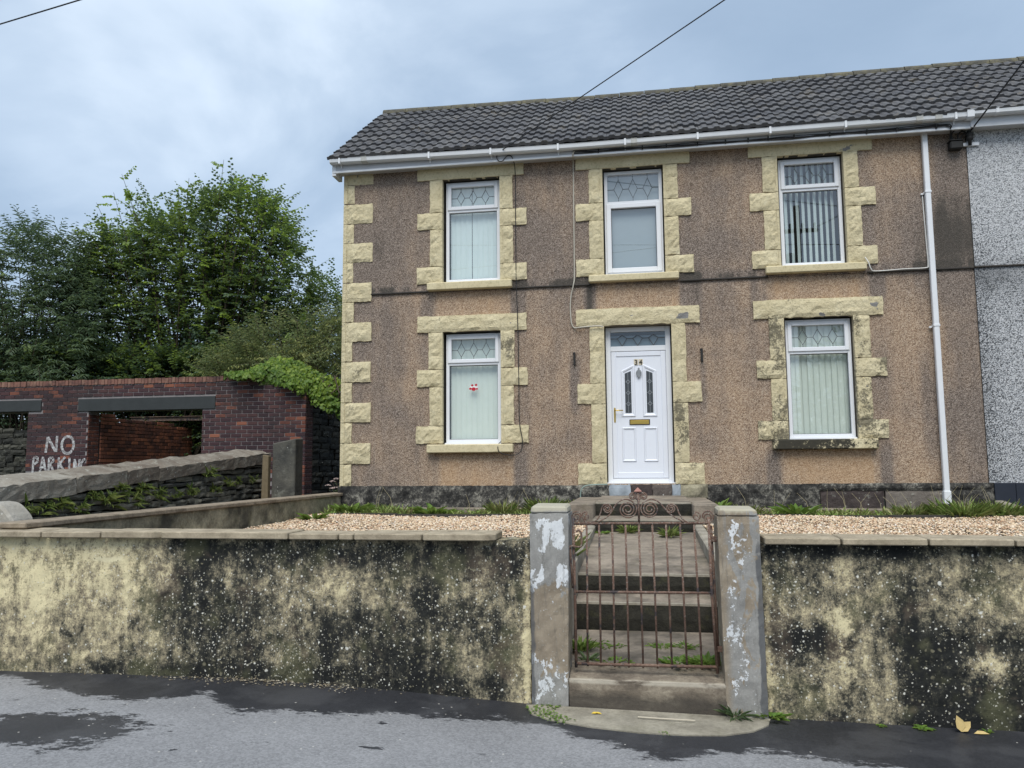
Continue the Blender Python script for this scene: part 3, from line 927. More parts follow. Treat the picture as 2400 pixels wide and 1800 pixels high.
# ------------------------------------------------------------------ front boundary walls
def front_wall(name, x0, x1, ztop, label, copes, seed):
    t_ = thing(name, label, 'wall', ((x0 + x1) / 2, 5.37, lerp_pts(PAVE_Z, (x0 + x1) / 2)), 'front garden boundary walls')
    mb = MB()
    rough_block(mb, x0, x1, -0.15, ztop, 5.25, 5.50, 0.010, seed, nx=int((x1 - x0) / 0.045), nz=30, margin=0.006, jit=0.006)
    mb.poly([(x0, 5.252, ztop), (x1, 5.252, ztop), (x1, 5.5, ztop), (x0, 5.5, ztop)])
    obj('rendered_face', mb, M['fwall'], t_, recalc=True)
    for i, (a, c) in enumerate(copes):
        h = random.uniform(-.004, .004)
        cb = MB()
        ch = 0.05 if i in (3, len(copes) - 1) else 0.012
        top = ztop + .047 + h
        cb.v = []
        pl = [(a + .006, 5.175), (c - ch, 5.175), (c - .006, 5.175 + ch), (c - .006, 5.47), (a + .006, 5.47)]
        m_ = len(pl)
        cb.v = [(x, y, ztop + .004) for x, y in pl] + [(x, y, top + (y - 5.175) * 0.01 + nz3(x, y, seed, 3) * .006) for x, y in pl]
        cb.f = [tuple(range(m_))[::-1], tuple(range(m_, 2 * m_))] + [(k, (k + 1) % m_, m_ + (k + 1) % m_, m_ + k) for k in range(m_)]
        obj('coping_stone', cb, M['coping'], t_, bevel=.006)
    return t_


front_wall('front_wall', -5.6, -0.752, 1.102, 'long low cream wall blotched with black and white lichen, left of the rusty gate',
           [(-5.6, -4.85), (-4.85, -4.33), (-4.33, -3.85), (-3.85, -3.38), (-3.38, -2.42), (-2.42, -2.06), (-2.06, -1.95), (-1.95, -1.47), (-1.47, -0.97)], 2.3)
front_wall('front_wall', 0.722, 4.9, 1.095, 'low cream wall blotched with black lichen, right of the rusty gate',
           [(0.73, 1.19), (1.19, 1.69), (1.69, 2.17), (2.17, 2.9), (2.9, 3.5), (3.5, 4.2), (4.2, 4.9)], 7.7)


def gate_post(label, x0, x1, xb0, xb1, zt, m, seed):
    t_ = thing('gate_post', label, 'gate post', ((x0 + x1) / 2, 5.34, .05), 'posts of the garden gate')
    mb = MB()
    rough_block(mb, 0, 1, -0.1, zt - .05, 5.2, 5.5, 0.007, seed, nx=7, nz=30, margin=.012, jit=.004)
    v = []
    for (x, y, z) in mb.v:
        k = max(0, min(1, z / zt))
        a = xb0 + (x0 - xb0) * k
        c = xb1 + (x1 - xb1) * k
        v.append((a + (c - a) * x, y, z))
    mb.v = v
    obj('shaft', mb, m, t_)
    cb = MB()
    d = .012
    cb.v = [(x0 + .004, 5.202, zt - .05), (x1 - .004, 5.202, zt - .05), (x1 - .004, 5.5, zt - .05), (x0 + .004, 5.5, zt - .05),
            (x0 + d, 5.215, zt), (x1 - d, 5.215, zt - .004), (x1 - d, 5.49, zt + .004), (x0 + d, 5.49, zt + .006)]
    cb.f = [(0, 3, 2, 1), (4, 5, 6, 7), (0, 1, 5, 4), (1, 2, 6, 5), (2, 3, 7, 6), (3, 0, 4, 7)]
    obj('cap', cb, m, t_, bevel=.012)
    return t_


gate_post('square grey post with peeling white paint, left of the gate', -.747, -.491, -.742, -.509, 1.335, M['postl'], 1.7)
gate_post('square grey post speckled with white flakes, right of the gate', .452, .708, .474, .722, 1.318, M['postr'], 4.1)

# ------------------------------------------------------------------ steps, path and apron
t_ = thing('stone_step', 'brown worn stone step block under the rusty gate between the posts', 'step', (0, 5.3, .05))
mb = MB()
rough_block(mb, -.502, .474, -.05, .235, 5.205, 5.45, .004, 9.2, nx=14, nz=5, margin=.006, jit=.003)
i0 = len(mb.v)
N_ = 14
for k in range(N_ + 1):
    x = -.502 + .976 * k / N_
    w = .006 * nz3(x, 1, 2, 6)
    mb.v += [(x, 5.212, .232 + w), (x, 5.30, .252 + w), (x, 5.46, .275)]
for k in range(N_):
    a = i0 + 3 * k
    mb.f += [(a, a + 3, a + 4, a + 1), (a + 1, a + 4, a + 5, a + 2)]
obj('block', mb, M['step'], t_, recalc=True)

ap = MB()
rim = [(-.78, 5.20), (-.72, 5.02), (-.60, 4.935), (-.35, 4.85), (-.06, 4.805), (.2, 4.81), (.43, 4.85), (.60, 4.95), (.70, 5.08), (.73, 5.2)]
rr = []
for (a, b_), (c, d) in zip(rim[:-1], rim[1:]):
    for k in range(4):
        rr.append((a + (c - a) * k / 4, b_ + (d - b_) * k / 4))
rr.append(rim[-1])
top = [(x, y, lerp_pts(PAVE_Z, x) + .008) for x, y in rr]
inn = [(x * .93, 5.2 - (5.2 - y) * .9, lerp_pts(PAVE_Z, x) + .010) for x, y in rr]
for k in range(len(rr) - 1):
    ap.poly([(rr[k][0], rr[k][1], lerp_pts(PAVE_Z, rr[k][0]) - .02), (rr[k + 1][0], rr[k + 1][1], lerp_pts(PAVE_Z, rr[k + 1][0]) - .02), top[k + 1], top[k]])
    ap.poly([top[k], top[k + 1], inn[k + 1], inn[k]])
ap.poly(inn)
a_ = structure(obj('apron', ap, M['apron']))

t_ = thing('garden_steps', 'stained concrete path with steps rising from the gate to the white front door', 'steps', (0, 8, .3))
obj('landing', MB().box(-.56, .55, 5.455, 6.5, .05, .29), M['path'], t_, bevel=.008)


def step(x0, x1, y0, y1, zb, z0, z1, seed):
    mb = MB()
    n = 16
    i = len(mb.v)
    for k in range(n + 1):
        x = x0 + (x1 - x0) * k / n
        w = nz3(x, seed, 0, 7)
        mb.v += [(x, y0 + .02 + .01 * w, zb), (x, y0 + .006 * w, (zb + z0) / 2), (x, y0 + .012 * nz3(x, seed, 5, 9), z0 + .003 * w), (x, y1, z1)]
    fr, tp = MB(), MB()
    fr.v, tp.v = list(mb.v), list(mb.v)
    for k in range(n):
        a = i + 4 * k
        fr.f += [(a, a + 4, a + 5, a + 1), (a + 1, a + 5, a + 6, a + 2)]
        tp.f += [(a + 2, a + 6, a + 7, a + 3)]
    st = obj('step', tp, M['path'], t_, recalc=False)
    obj('riser', fr, M['riser'], st, recalc=False)
    nm = MB()
    for k in range(n):
        a = 4 * k
        A_, B_ = mb.v[a + 2], mb.v[a + 6]
        nm.poly([(A_[0], A_[1] - .002, A_[2] - .016), (B_[0], B_[1] - .002, B_[2] - .016), (B_[0], B_[1] - .002, B_[2] + .001), (A_[0], A_[1] - .002, A_[2] + .001)])
        nm.poly([(A_[0], A_[1] - .002, A_[2] + .001), (B_[0], B_[1] - .002, B_[2] + .001), (B_[0], B_[1] + .02, B_[2] + .003), (A_[0], A_[1] + .02, A_[2] + .003)])
    obj('nosing', nm, M['kerb'], st, recalc=False)


step(-.565, .555, 6.5, 6.82, .25, .505, .535, 1)
step(-.565, .555, 6.8, 9.36, .50, .690, .825, 2)
step(-.60, .57, 9.35, 10.02, .78, .965, .97, 3)
step(-.60, .57, 10.0, 11.64, .93, 1.130, 1.155, 4)
obj('wing', MB().box(-.93, -.602, 9.62, 11.64, .7, 1.135), M['path'], t_, bevel=.012)
obj('wing', MB().box(.572, .86, 9.56, 11.64, .7, 1.128), M['path'], t_, bevel=.012)
for a, c in ((-.67, -.567), (.557, .665)):
    mb = MB()
    n = 14
    for k in range(n + 1):
        y = 5.46 + (9.62 - 5.46) * k / n
        z = .80 + .03 * (y - 6) + .008 * nz3(a, y, 0, 3)
        mb.v += [(a, y, .1), (a, y, z - .01), (a + .015, y, z), (c - .015, y, z), (c, y, z - .012), (c, y, .1)]
    for k in range(n):
        q = 6 * k
        mb.f += [(q + j, q + j + 1, q + j + 7, q + j + 6) for j in range(5)]
    mb.f += [(0, 1, 2, 3, 4, 5), tuple(6 * n + j for j in range(6))[::-1]]
    obj('side_kerb', mb, M['kerb'], t_)

# ------------------------------------------------------------------ rusty gate
GY = 5.30
gate = thing('garden_gate', 'rusty wrought iron garden gate with bars and scrolls on top', 'gate', (-.02, GY, .3))


def tube_obj(name, path, r, m, parent, n=6):
    return obj(name, MB().tube(path, r, n), m, parent, recalc=False, smooth=True)


tube_obj('top_rail', [(-.466, GY, 1.214), (.408, GY, 1.221)], .0095, M['rust'], gate, 5)
tube_obj('middle_rail', [(-.464, GY, .772), (.414, GY, .779)], .0095, M['rust'], gate, 5)
tube_obj('bottom_rail', [(-.463, GY, .314), (.43, GY, .320)], .011, M['rust'], gate, 5)
for xm in (-.381, -.298, -.211, -.123, -.035, .053, .142, .233, .323):
    x0, x1 = xm * 0.985 - .004, xm * 1.03 + .004
    tube_obj('bar', [(x0, GY, 1.217), (x0 * .5 + x1 * .5 + .001, GY + .002, .77), (x1, GY, .30)], .0075, M['rust'], gate)
tube_obj('stile', [(-.470, GY, 1.26), (-.464, GY, .77), (-.463, GY, .29)], .0105, M['rust'], gate)
tube_obj('stile', [(.408, GY, 1.26), (.413, GY, .77), (.432, GY, .28)], .0105, M['rust'], gate)
tube_obj('hinge_bar', [(.424, GY + .03, 1.20), (.446, GY + .03, .32)], .009, M['rust'], gate)
obj('hinge', MB().box(.418, .462, GY + .005, GY + .035, 1.10, 1.135), M['rust'], gate, bevel=.004)
obj('hinge', MB().box(.436, .480, GY + .005, GY + .035, .41, .445), M['rust'], gate, bevel=.004)


def gx(zx): return -.037 + (zx - 1035) * .00055
def gz(zy): return 1.217 + (510 - zy) * .00053


def spiral(cx, cy, r0, turns, a0, sgn, r1=8.0, n=40, asp=1.0):
    out = []
    for k in range(n + 1):
        u = k / n
        a = R(a0) + sgn * u * turns * 2 * math.pi
        r = r0 + (r1 - r0) * u
        out.append((cx + r * math.cos(a), cy - r * math.sin(a) * asp))
    return out


def smooth_path(pts, sub=6):
    out = []
    for i in range(len(pts) - 1):
        p0, p1, p2, p3 = pts[max(0, i - 1)], pts[i], pts[i + 1], pts[min(len(pts) - 1, i + 2)]
        for k in range(sub):
            t = k / sub
            out.append(tuple(0.5 * ((2 * b) + (-a + c) * t + (2 * a - 5 * b + 4 * c - d) * t * t + (-a + 3 * b - 3 * c + d) * t ** 3)
                             for a, b, c, d in zip(p0, p1, p2, p3)))
    out.append(tuple(pts[-1]))
    return out


def scroll(name, pts, r=.0052, dy=0.0):
    tube_obj(name, [(gx(x), GY + dy, gz(y)) for x, y in pts], r, M['rust'], gate)


# left half in the photograph's own proportions, then the right half
scroll('scroll', smooth_path([(300, 425), (310, 455), (285, 470), (262, 440), (285, 400), (330, 415), (325, 475), (270, 480), (237, 430), (262, 378), (310, 368), (345, 400), (345, 440)]))
scroll('scroll', smooth_path([(1835, 425), (1822, 450), (1850, 462), (1875, 430), (1850, 395), (1805, 402), (1795, 450), (1835, 490), (1885, 470), (1898, 415), (1865, 362), (1810, 362), (1778, 400), (1775, 440)]))
scroll('scroll', spiral(405, 425, 10, 1.35, 200, -1, 58, 26) + smooth_path([(380, 482), (430, 500), (490, 495), (545, 460), (580, 390), (605, 305), (640, 275)], 5) + spiral(662, 332, 58, 2.2, 105, -1, 10, 40))
scroll('scroll', spiral(1700, 425, 10, 1.35, -20, 1, 58, 26) + smooth_path([(1730, 485), (1680, 505), (1610, 495), (1545, 455), (1505, 385), (1480, 310), (1445, 278)], 5) + spiral(1415, 330, 58, 2.2, 75, 1, 10, 40))
scroll('arch_bar', smooth_path([(555, 492), (640, 445), (700, 390), (760, 290), (820, 232), (890, 213), (955, 235)], 5) + spiral(905, 340, 112, 2.7, 60, -1, 22, 60), dy=-.008)
scroll('arch_bar', smooth_path([(1560, 490), (1450, 430), (1390, 385), (1310, 290), (1255, 235), (1180, 213), (1110, 240)], 5) + spiral(1165, 335, 110, 2.7, 120, 1, 22, 60), dy=-.008)
scroll('scroll', spiral(968, 178, 12, 2.0, 0, -1, 48, 34) + smooth_path([(1005, 205), (1025, 225), (1035, 260)], 4))
scroll('scroll', spiral(1095, 178, 12, 2.0, 180, 1, 48, 34) + smooth_path([(1058, 205), (1042, 225), (1035, 260)], 4))
tube_obj('spear_stem', [(gx(1037), GY, gz(510)), (gx(1032), GY, gz(120))], .0085, M['rust'], gate)
sp = MB()
cx, z0, z1 = gx(1030), gz(118), gz(66)
w = .026
sp.v = [(cx - w, GY - .018, z0), (cx + w, GY - .018, z0), (cx + w, GY + .018, z0), (cx - w, GY + .018, z0), (cx, GY, z1), (cx, GY, z0 - .012)]
sp.f = [(0, 1, 4), (1, 2, 4), (2, 3, 4), (3, 0, 4), (1, 0, 5), (2, 1, 5), (3, 2, 5), (0, 3, 5)]
obj('spear_tip', sp, simple('pinkish_rust', (0.33, 0.17, 0.14), .8, .2, 0, .3, 40), gate)
lz = lambda zy: 1.215 - (zy - 395) * .000742
lx = lambda zx: -.463 + (zx - 545) * .000742
tube_obj('latch_handle', [(lx(x), GY - .02, lz(y)) for x, y in smooth_path([(565, 470), (585, 452), (605, 470), (612, 520), (608, 590), (570, 598), (520, 592), (490, 625)], 4)], .0075, M['rust'], gate)
tube_obj('latch_bar', [(lx(508), GY - .012, lz(600)), (lx(515), GY - .012, lz(740)), (lx(528), GY - .012, lz(960))], .0085, M['rust'], gate)
obj('latch_plate', MB().box(lx(485), lx(512), GY - .02, GY + .01, lz(665), lz(600)), M['rust'], gate, bevel=.003)

#@@HOUSE
# ------------------------------------------------------------------ the house
WY = 11.70
HX0, HX1 = -4.617, 4.618
house = thing('house', 'brown pebbledashed house with cream stone surrounds and a white front door', 'house', (0, WY, .95))


def holed_wall(x0, x1, z0, z1, y, holes):
    xsr = sorted({x0, x1, *[h[0] for h in holes], *[h[1] for h in holes]})
    zsr = sorted({z0, z1, *[h[2] for h in holes], *[h[3] for h in holes]})
    xsr = [x for x in xsr if x0 <= x <= x1]
    zsr = [z for z in zsr if z0 <= z <= z1]
    mb = MB()
    for a, c in zip(xsr[:-1], xsr[1:]):
        for d, e in zip(zsr[:-1], zsr[1:]):
            mx_, mz = (a + c) / 2, (d + e) / 2
            if any(h[0] < mx_ < h[1] and h[2] < mz < h[3] for h in holes):
                continue
            mb.poly([(a, y, d), (c, y, d), (c, y, e), (a, y, e)])
    return mb


OPEN = {  # name: x0, x1, z0, z1
    'UL': (-3.006, -2.090, 4.412, 6.073), 'UM': (-.512, .400, 4.414, 6.080), 'UR': (2.038, 2.962, 4.424, 6.088),
    'LL': (-3.003, -2.090, 1.920, 3.652), 'DR': (-.532, .458, 1.325, 3.664), 'LR': (2.040, 2.988, 1.932, 3.684)}
lower = [OPEN[k] for k in ('LL', 'DR', 'LR')]
upper = [OPEN[k] for k in ('UL', 'UM', 'UR')]
BAND = 4.292
lw = holed_wall(HX0, HX1, 1.25, BAND, WY, lower)
lw.poly([(HX0, WY, 1.0), (HX0, 16.4, 1.0), (HX0, 16.4, 6.4), (HX0, WY, 6.4)])
lw.poly([(HX0, WY, 6.4), (HX0, 16.4, 6.4), (HX0, 14.05, 8.38)])
lw.poly([(HX0, 16.4, .9), (HX1, 16.4, .9), (HX1, 16.4, 6.4), (HX0, 16.4, 6.4)])
obj('lower_wall', lw, M['dash'], house, recalc=False)
uw = holed_wall(HX0, HX1, BAND, 6.30, WY - .014, upper)
obj('upper_wall', uw, M['dash'], house, recalc=False)
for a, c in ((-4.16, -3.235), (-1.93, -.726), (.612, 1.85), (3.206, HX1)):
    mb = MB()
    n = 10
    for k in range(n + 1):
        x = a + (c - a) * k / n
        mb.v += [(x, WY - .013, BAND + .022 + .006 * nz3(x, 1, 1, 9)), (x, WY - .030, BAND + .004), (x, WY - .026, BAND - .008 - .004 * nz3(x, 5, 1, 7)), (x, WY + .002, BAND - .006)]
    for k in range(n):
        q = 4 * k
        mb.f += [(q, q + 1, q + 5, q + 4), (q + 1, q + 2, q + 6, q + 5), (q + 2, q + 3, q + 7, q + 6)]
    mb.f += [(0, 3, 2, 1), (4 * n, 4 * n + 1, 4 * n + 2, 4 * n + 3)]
    obj('drip_band', mb, M['soot'], house)  # band colour is part dirt, part painted shadow of the drip
# inside of the house: dark, unlit rooms
mb = MB()
mb.poly([(HX0, WY + .6, 1.2), (HX1, WY + .6, 1.2), (HX1, WY + .6, 6.3), (HX0, WY + .6, 6.3)])
mb.poly([(HX0, WY + .02, 4.2), (HX1, WY + .02, 4.2), (HX1, WY + .6, 4.2), (HX0, WY + .6, 4.2)])
mb.poly([(HX0, WY + .02, 1.22), (HX1, WY + .02, 1.22), (HX1, WY + .6, 1.22), (HX0, WY + .6, 1.22)])
obj('room_back', mb, M['dark'], house, recalc=False)

# reveals
for key, (a, c, d, e) in OPEN.items():
    yb = WY + .22
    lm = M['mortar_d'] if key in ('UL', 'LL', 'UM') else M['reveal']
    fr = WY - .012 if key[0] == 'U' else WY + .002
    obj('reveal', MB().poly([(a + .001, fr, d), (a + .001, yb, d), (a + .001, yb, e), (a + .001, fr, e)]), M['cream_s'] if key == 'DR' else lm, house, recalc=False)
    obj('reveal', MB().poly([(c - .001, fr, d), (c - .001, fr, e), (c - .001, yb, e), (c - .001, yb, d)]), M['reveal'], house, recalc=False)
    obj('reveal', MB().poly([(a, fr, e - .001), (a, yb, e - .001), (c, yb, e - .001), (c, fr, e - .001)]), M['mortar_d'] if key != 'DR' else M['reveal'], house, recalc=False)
    obj('reveal', MB().poly([(a, fr, d + .001), (c, fr, d + .001), (c, yb, d + .001), (a, yb, d + .001)]), M['reveal'], house, recalc=False)

# corner stones
QUOINS = [(-4.141, 6.083, 6.29), (-4.448, 5.780, 6.083), (-4.144, 5.447, 5.765), (-4.455, 5.135, 5.443), (-4.142, 4.818, 5.130), (-4.457, 4.494, 4.814),
          (-4.156, 4.182, 4.487), (-4.445, 3.860, 4.178), (-4.149, 3.552, 3.856), (-4.461, 3.236, 3.548), (-4.156, 2.910, 3.230), (-4.459, 2.596, 2.904),
          (-4.149, 2.281, 2.590), (-4.453, 1.966, 2.275), (-4.142, 1.641, 1.960), (-4.448, 1.293, 1.636)]
for i, (xr, d, e) in enumerate(QUOINS):
    mb = MB()
    rough_block(mb, HX0 + .045, xr, d + .003, e - .003, WY - .030, WY + .03, .020, 20 + i * .37)
    mb.box(HX0 - .012, HX0 + .047, WY - .030, WY + .25, d + .001, e - .001)
    obj('quoin_stone', mb, M['cream'], house)


def surround(key, wl, wr):
    a, c, d, e = OPEN[key]
    up = key[0] == 'U'
    yf = WY - (.044 if up else .030)
    if key == 'DR':
        hs = [(2.803, 3.664, 0), (2.497, 2.800, 1), (1.628, 2.494, 0), (1.318, 1.625, 1)]
    elif up:
        hs = [(5.548, e, 0), (5.277, 5.545, 1), (4.686, 5.274, 0), (4.414, 4.683, 1)]
    else:
        hs = [(3.077, e, 0), (2.806, 3.074, 1), (2.211, 2.803, 0), (1.938, 2.208, 1)]
    for side in (-1, 1):
        for j, (z0, z1, wide) in enumerate(hs):
            jz = random.uniform(-.012, .012)
            w = (.404 if wide else .206) + random.uniform(-.012, .012)
            mb = MB()
            x0, x1 = (a - w, a - .030) if side < 0 else (c + .030, c + w)
            rough_block(mb, x0, x1, z0 + .0035, z1 - .0035, yf, WY + .03, .018 if not (key == 'UL' and j == 0) else .008, a + j * 1.3 + side * 5)
            # smooth dressed margin along the opening
            if side < 0:
                mb.box(a - .032, a + .003, yf + .004, WY + .05, z0 + .003, z1 - .003)
            else:
                mb.box(c - .003, c + .032, yf + .004, WY + .05, z0 + .003, z1 - .003)
            obj('jamb_stone', mb, M['cream'], house)
    lz1 = {'UL': 6.265, 'UM': 6.29, 'UR': 6.30, 'LL': 3.905, 'DR': 3.918, 'LR': 3.945}[key]
    mb = MB()
    rough_block(mb, a - wl, c + wr, e, lz1, yf - .004, WY + .05, .003 if up else .016, a + 3.3, nx=24, nz=5, jit=.003 if up else .006)
    o = obj('lintel', mb, M['cream_s'] if up else M['cream'], house)
    if key != 'DR':
        s0 = {'UL': 4.298, 'UM': 4.314, 'UR': 4.322, 'LL': 1.797, 'LR': 1.795}[key]
        so = obj('sill', MB().prism([(a - .225, s0), (c + .185 + (.04 if key[1] == 'R' else 0), s0), (c + .185 + (.04 if key[1] == 'R' else 0), d + .004), (a - .225, d + .004)], WY - .115, WY + .10),
                 M['sill_black'] if key == 'LR' else M['cream_s'], house, bevel=.012)
        if key == 'LR':
            so['label'] = 'blackened window sill with the cream paint flaked off'


surround('UL', .402, .372)
surround('UM', .400, .390)
surround('UR', .402, .396)
surround('LL', .396, .396)
surround('DR', .412, .406)
surround('LR', .416, .404)

# plinth and threshold
mb = MB()
rough_block(mb, -4.66, -.90, .85, 1.305, WY - .048, WY + .02, .010, 31.0, nx=60, nz=7, margin=.03, jit=.004)
rough_block(mb, .90, 2.42, .85, 1.312, WY - .048, WY + .02, .010, 33.0, nx=28, nz=7, margin=.03, jit=.004)
rough_block(mb, 2.42, 4.66, 1.22, 1.318, WY - .044, WY + .02, .004, 35.0, nx=30, nz=3, margin=.02, jit=.003)
rough_block(mb, 4.06, 4.66, .85, 1.222, WY - .048, WY + .02, .008, 37.0, nx=12, nz=6, margin=.01, jit=.003)
obj('plinth', mb, M['plinth'], house)
stm = mat_rock('purple_brown_plinth_stone', ((0.035, 0.028, 0.028), (0.075, 0.06, 0.056), (0.17, 0.15, 0.13)), 0.35, 4.0)
for a, c in ((2.43, 3.265), (3.285, 4.05)):
    mb = MB()
    rough_block(mb, a, c, .9, 1.218, WY - .03, WY + .02, .012, a, nx=14, nz=6)
    obj('plinth_stone', mb, stm, house)
thm = mat_post('flaking_threshold', True)
blue = simple('pale_blue_flaking_paint', (0.30, 0.34, 0.38), .8, .2, 0, .6, 9, .4)
for a, c, m in ((-.90, -.50, M['plinth']), (-.498, -.19, blue), (-.188, .12, stm), (.122, .40, stm), (.402, .52, blue), (.522, .895, M['gwall'])):
    mb = MB()
    rough_block(mb, a, c, 1.12, 1.312, WY - .05, WY + .15, .006, a + 50, nx=6, nz=4)
    obj('threshold_stone', mb, m, house)


# windows
def frame(mb, a, c, d, e, w, y0, y1, wb=None):
    wb = wb or w
    mb.box(a, a + w, y0, y1, d, e)
    mb.box(c - w, c, y0, y1, d, e)
    mb.box(a + w, c - w, y0, y1, e - w, e)
    mb.box(a + w, c - w, y0, y1, d, d + wb)
    return mb


def leaded(parent, a, c, d, e, y, top_lines=True, r=.0034):
    W, H = c - a, e - d
    mb = MB()
    fx = (.215, .50, .785)
    hw = .088 * W
    zm = d + .47 * H
    zt, zb = (d + .83 * H, d + .13 * H)
    if not top_lines:
        zt, zb = e - .22 * H, d + .02 * H
        zm = d + .55 * H
    last = a
    for f in fx:
        x = a + f * W
        P_ = [(x, zt), (x + hw, zm), (x, zb), (x - hw, zm), (x, zt)]
        mb.strip(P_, r * 2, y - .004, y + .004)
        mb.strip([(last, zm), (x - hw, zm)], r * 2, y - .0035, y + .0035)
        last = x + hw
        if top_lines:
            mb.strip([(x, e), (x, zt)], r * 2, y - .003, y + .003)
            mb.strip([(x, d), (x, zb)], r * 2, y - .003, y + .003)
    mb.strip([(last, zm), (c, zm)], r * 2, y - .0035, y + .0035)
    obj('leading', mb, M['lead'], parent, recalc=False)


def blinds(parent, a, c, d, e, m, angle, y=WY + .190, pitch=.082, width=.089, gap=None):
    x = a + pitch * .5
    done = False
    me = None
    off = wloc(parent)
    while x < c:
        if gap and not done and x > gap[0]:
            x += .018
            done = True
        if True:
            if me is None:
                w = width / 2
                ca, sa = math.cos(angle), math.sin(angle)
                vs, fs = [], []
                for k in range(5):
                    u = -w + 2 * w * k / 4
                    bow = .006 * (1 - (u / w) ** 2)
                    px, py = u * ca - bow * sa, u * sa + bow * ca
                    vs += [(px, py, d), (px, py, e)]
                for k in range(4):
                    q = 2 * k
                    fs.append((q, q + 2, q + 3, q + 1))
                me = mesh_of('blind_slat', vs, fs)
                me.materials.append(m)
            o = bpy.data.objects.new('blind_slat', me)
            COL.objects.link(o)
            o.parent = parent
            o.location = Vector((x, y, 0)) - off
            o.rotation_euler = (0, 0, random.uniform(-.05, .05))
        x += pitch
    return me


def window(key, trans, mode, blind_m, ang, label, gap=None):
    a, c, d, e = OPEN[key]
    a, c, d, e = a + .022, c - .020, d + .030, e - .022
    if key[1] != 'M':
        a += .012
    y0, y1 = WY + .085, WY + .150
    mb = frame(MB(), a, c, d, e, .050, y0, y1)
    mb.box(a + .05, c - .05, y0 + .001, y1 - .001, trans - .026, trans + .026)
    mb.box(a - .012, c + .006, y0 - .05, y1, d - .030, d - .001)
    wn = obj('window', mb, M['upvc'], house, bevel=.004)
    wn['label'] = label
    gy = y0 + .034
    # top light
    ta, tc, td, te = a + .05, c - .05, trans + .026, e - .05
    if mode == 'top':
        obj('sash', frame(MB(), ta - .022, tc + .022, td - .014, te + .022, .058, y0 - .018, y0 + .03), M['upvc'], wn, bevel=.006)
        ta, tc, td, te = ta + .036, tc - .036, td + .044, te - .036
    obj('pane', MB().poly([(ta - .005, gy, td - .005), (tc + .005, gy, td - .005), (tc + .005, gy, te + .005), (ta - .005, gy, te + .005)]), M['glass'], wn, recalc=False)
    leaded(wn, ta, tc, td, te, gy - .006)
    ba, bc, bd, be = a + .05, c - .05, d + .05, trans - .026
    if mode == 'bottom':
        obj('sash', frame(MB(), ba - .022, bc + .022, bd - .014, be + .014, .070, y0 - .018, y0 + .03), M['upvc'], wn, bevel=.006)
        ba, bc, bd, be = ba + .048, bc - .048, bd + .056, be - .056
    obj('pane', MB().poly([(ba - .005, gy, bd - .005), (bc + .005, gy, bd - .005), (bc + .005, gy, be + .005), (ba - .005, gy, be + .005)]), M['glass'], wn, recalc=False)
    rim = frame(MB(), ba, bc, bd, be, .008, gy - .004, gy + .012)
    obj('gasket', rim, M['lead'], wn, recalc=False)
    if blind_m is not None:
        blinds(wn, a + .06, c - .05, d + .05, e - .05, blind_m, ang, gap=gap)
        obj('blind_rail', MB().box(a + .05, c - .05, WY + .165, WY + .215, e - .05, e - .02), M['blind'], wn)
    return wn


window('UL', 5.590, 'top', M['blindb'], R(9), 'upper left window with closed pale blinds', gap=(-2.545, -2.525))
window('UM', 5.560, 'bottom', None, 0, 'upper middle window with a plain pale panel behind the glass')
window('UR', 5.600, 'top', M['blindb'], R(52), 'upper right window with half open striped blinds')
w_ll = window('LL', 3.165, 'top', M['blind'], R(9), 'lower left window with closed blinds and a red sticker')
window('LR', 3.190, 'top', M['blind'], R(12), 'lower right window with closed pale green blinds')
wum = [o for o in house.children if o.name.startswith('window') and 'middle' in o.get('label', '')][0]
obj('blind', MB().box(-.45, .35, WY + .17, WY + .175, 4.5, 6.0), simple('plain_grey_blind', (0.36, 0.40, 0.44), .9, .2, 0, .02), wum)

# sticker on the glass
st = thing('sticker', 'small red and white paw print sticker on the lower left window pane', 'sticker', (-2.54, WY + .115, 2.80))


def disc(cx, cz, rx, rz, y, n=14):
    return MB().poly([(cx + rx * math.cos(2 * math.pi * k / n), y, cz + rz * math.sin(2 * math.pi * k / n)) for k in range(n)][::-1])


for cx, cz, rx, rz in ((-2.565, 2.832, .019, .016), (-2.505, 2.836, .020, .018), (-2.594, 2.780, .020, .017), (-2.492, 2.776, .016, .015), (-2.543, 2.773, .034, .028)):
    obj('paw_pad', disc(cx, cz, rx, rz, WY + .1135), M['red'], st, recalc=False)
obj('white_band', MB().poly([(-2.62, WY + .1150, 2.795), (-2.485, WY + .1150, 2.785), (-2.48, WY + .1150, 2.822), (-2.59, WY + .1150, 2.826)]), M['whiteprint'], st, recalc=False)

# front door
a, c, d, e = -.515, .440, 1.335, 3.655
y0, y1 = WY + .130, WY + .20
mb = frame(MB(), a, c, d, e, .072, y0, y1, .06)
mb.box(a + .072, c - .072, y0 + .001, y1 - .001, 3.288, 3.366)
mb.box(a - .02, c + .02, y0 - .10, y1, 1.313, 1.338)
dfr = obj('door_frame', mb, M['upvc'], house, bevel=.005)
obj('fanlight', MB().poly([(a + .06, y0 + .03, 3.36), (c - .06, y0 + .03, 3.36), (c - .06, y0 + .03, 3.59), (a + .06, y0 + .03, 3.59)]), M['darkglass'], dfr, recalc=False)
leaded(dfr, a + .072, c - .072, 3.366, 3.583, y0 + .022, False, .006)
obj('glazing_blind', MB().box(a + .06, c - .06, y0 + .055, y0 + .058, 3.36, 3.53), simple('frosted_film', (0.42, 0.47, 0.50), .9, .2, 0, .05), dfr)
dx0, dx1, dz0, dz1 = -.440, .366, 1.398, 3.285
yd = y0 + .012
mb = MB().box(dx0, dx1, yd, yd + .05, dz0, dz1)
door = obj('door', mb, M['door'], house, bevel=.004)
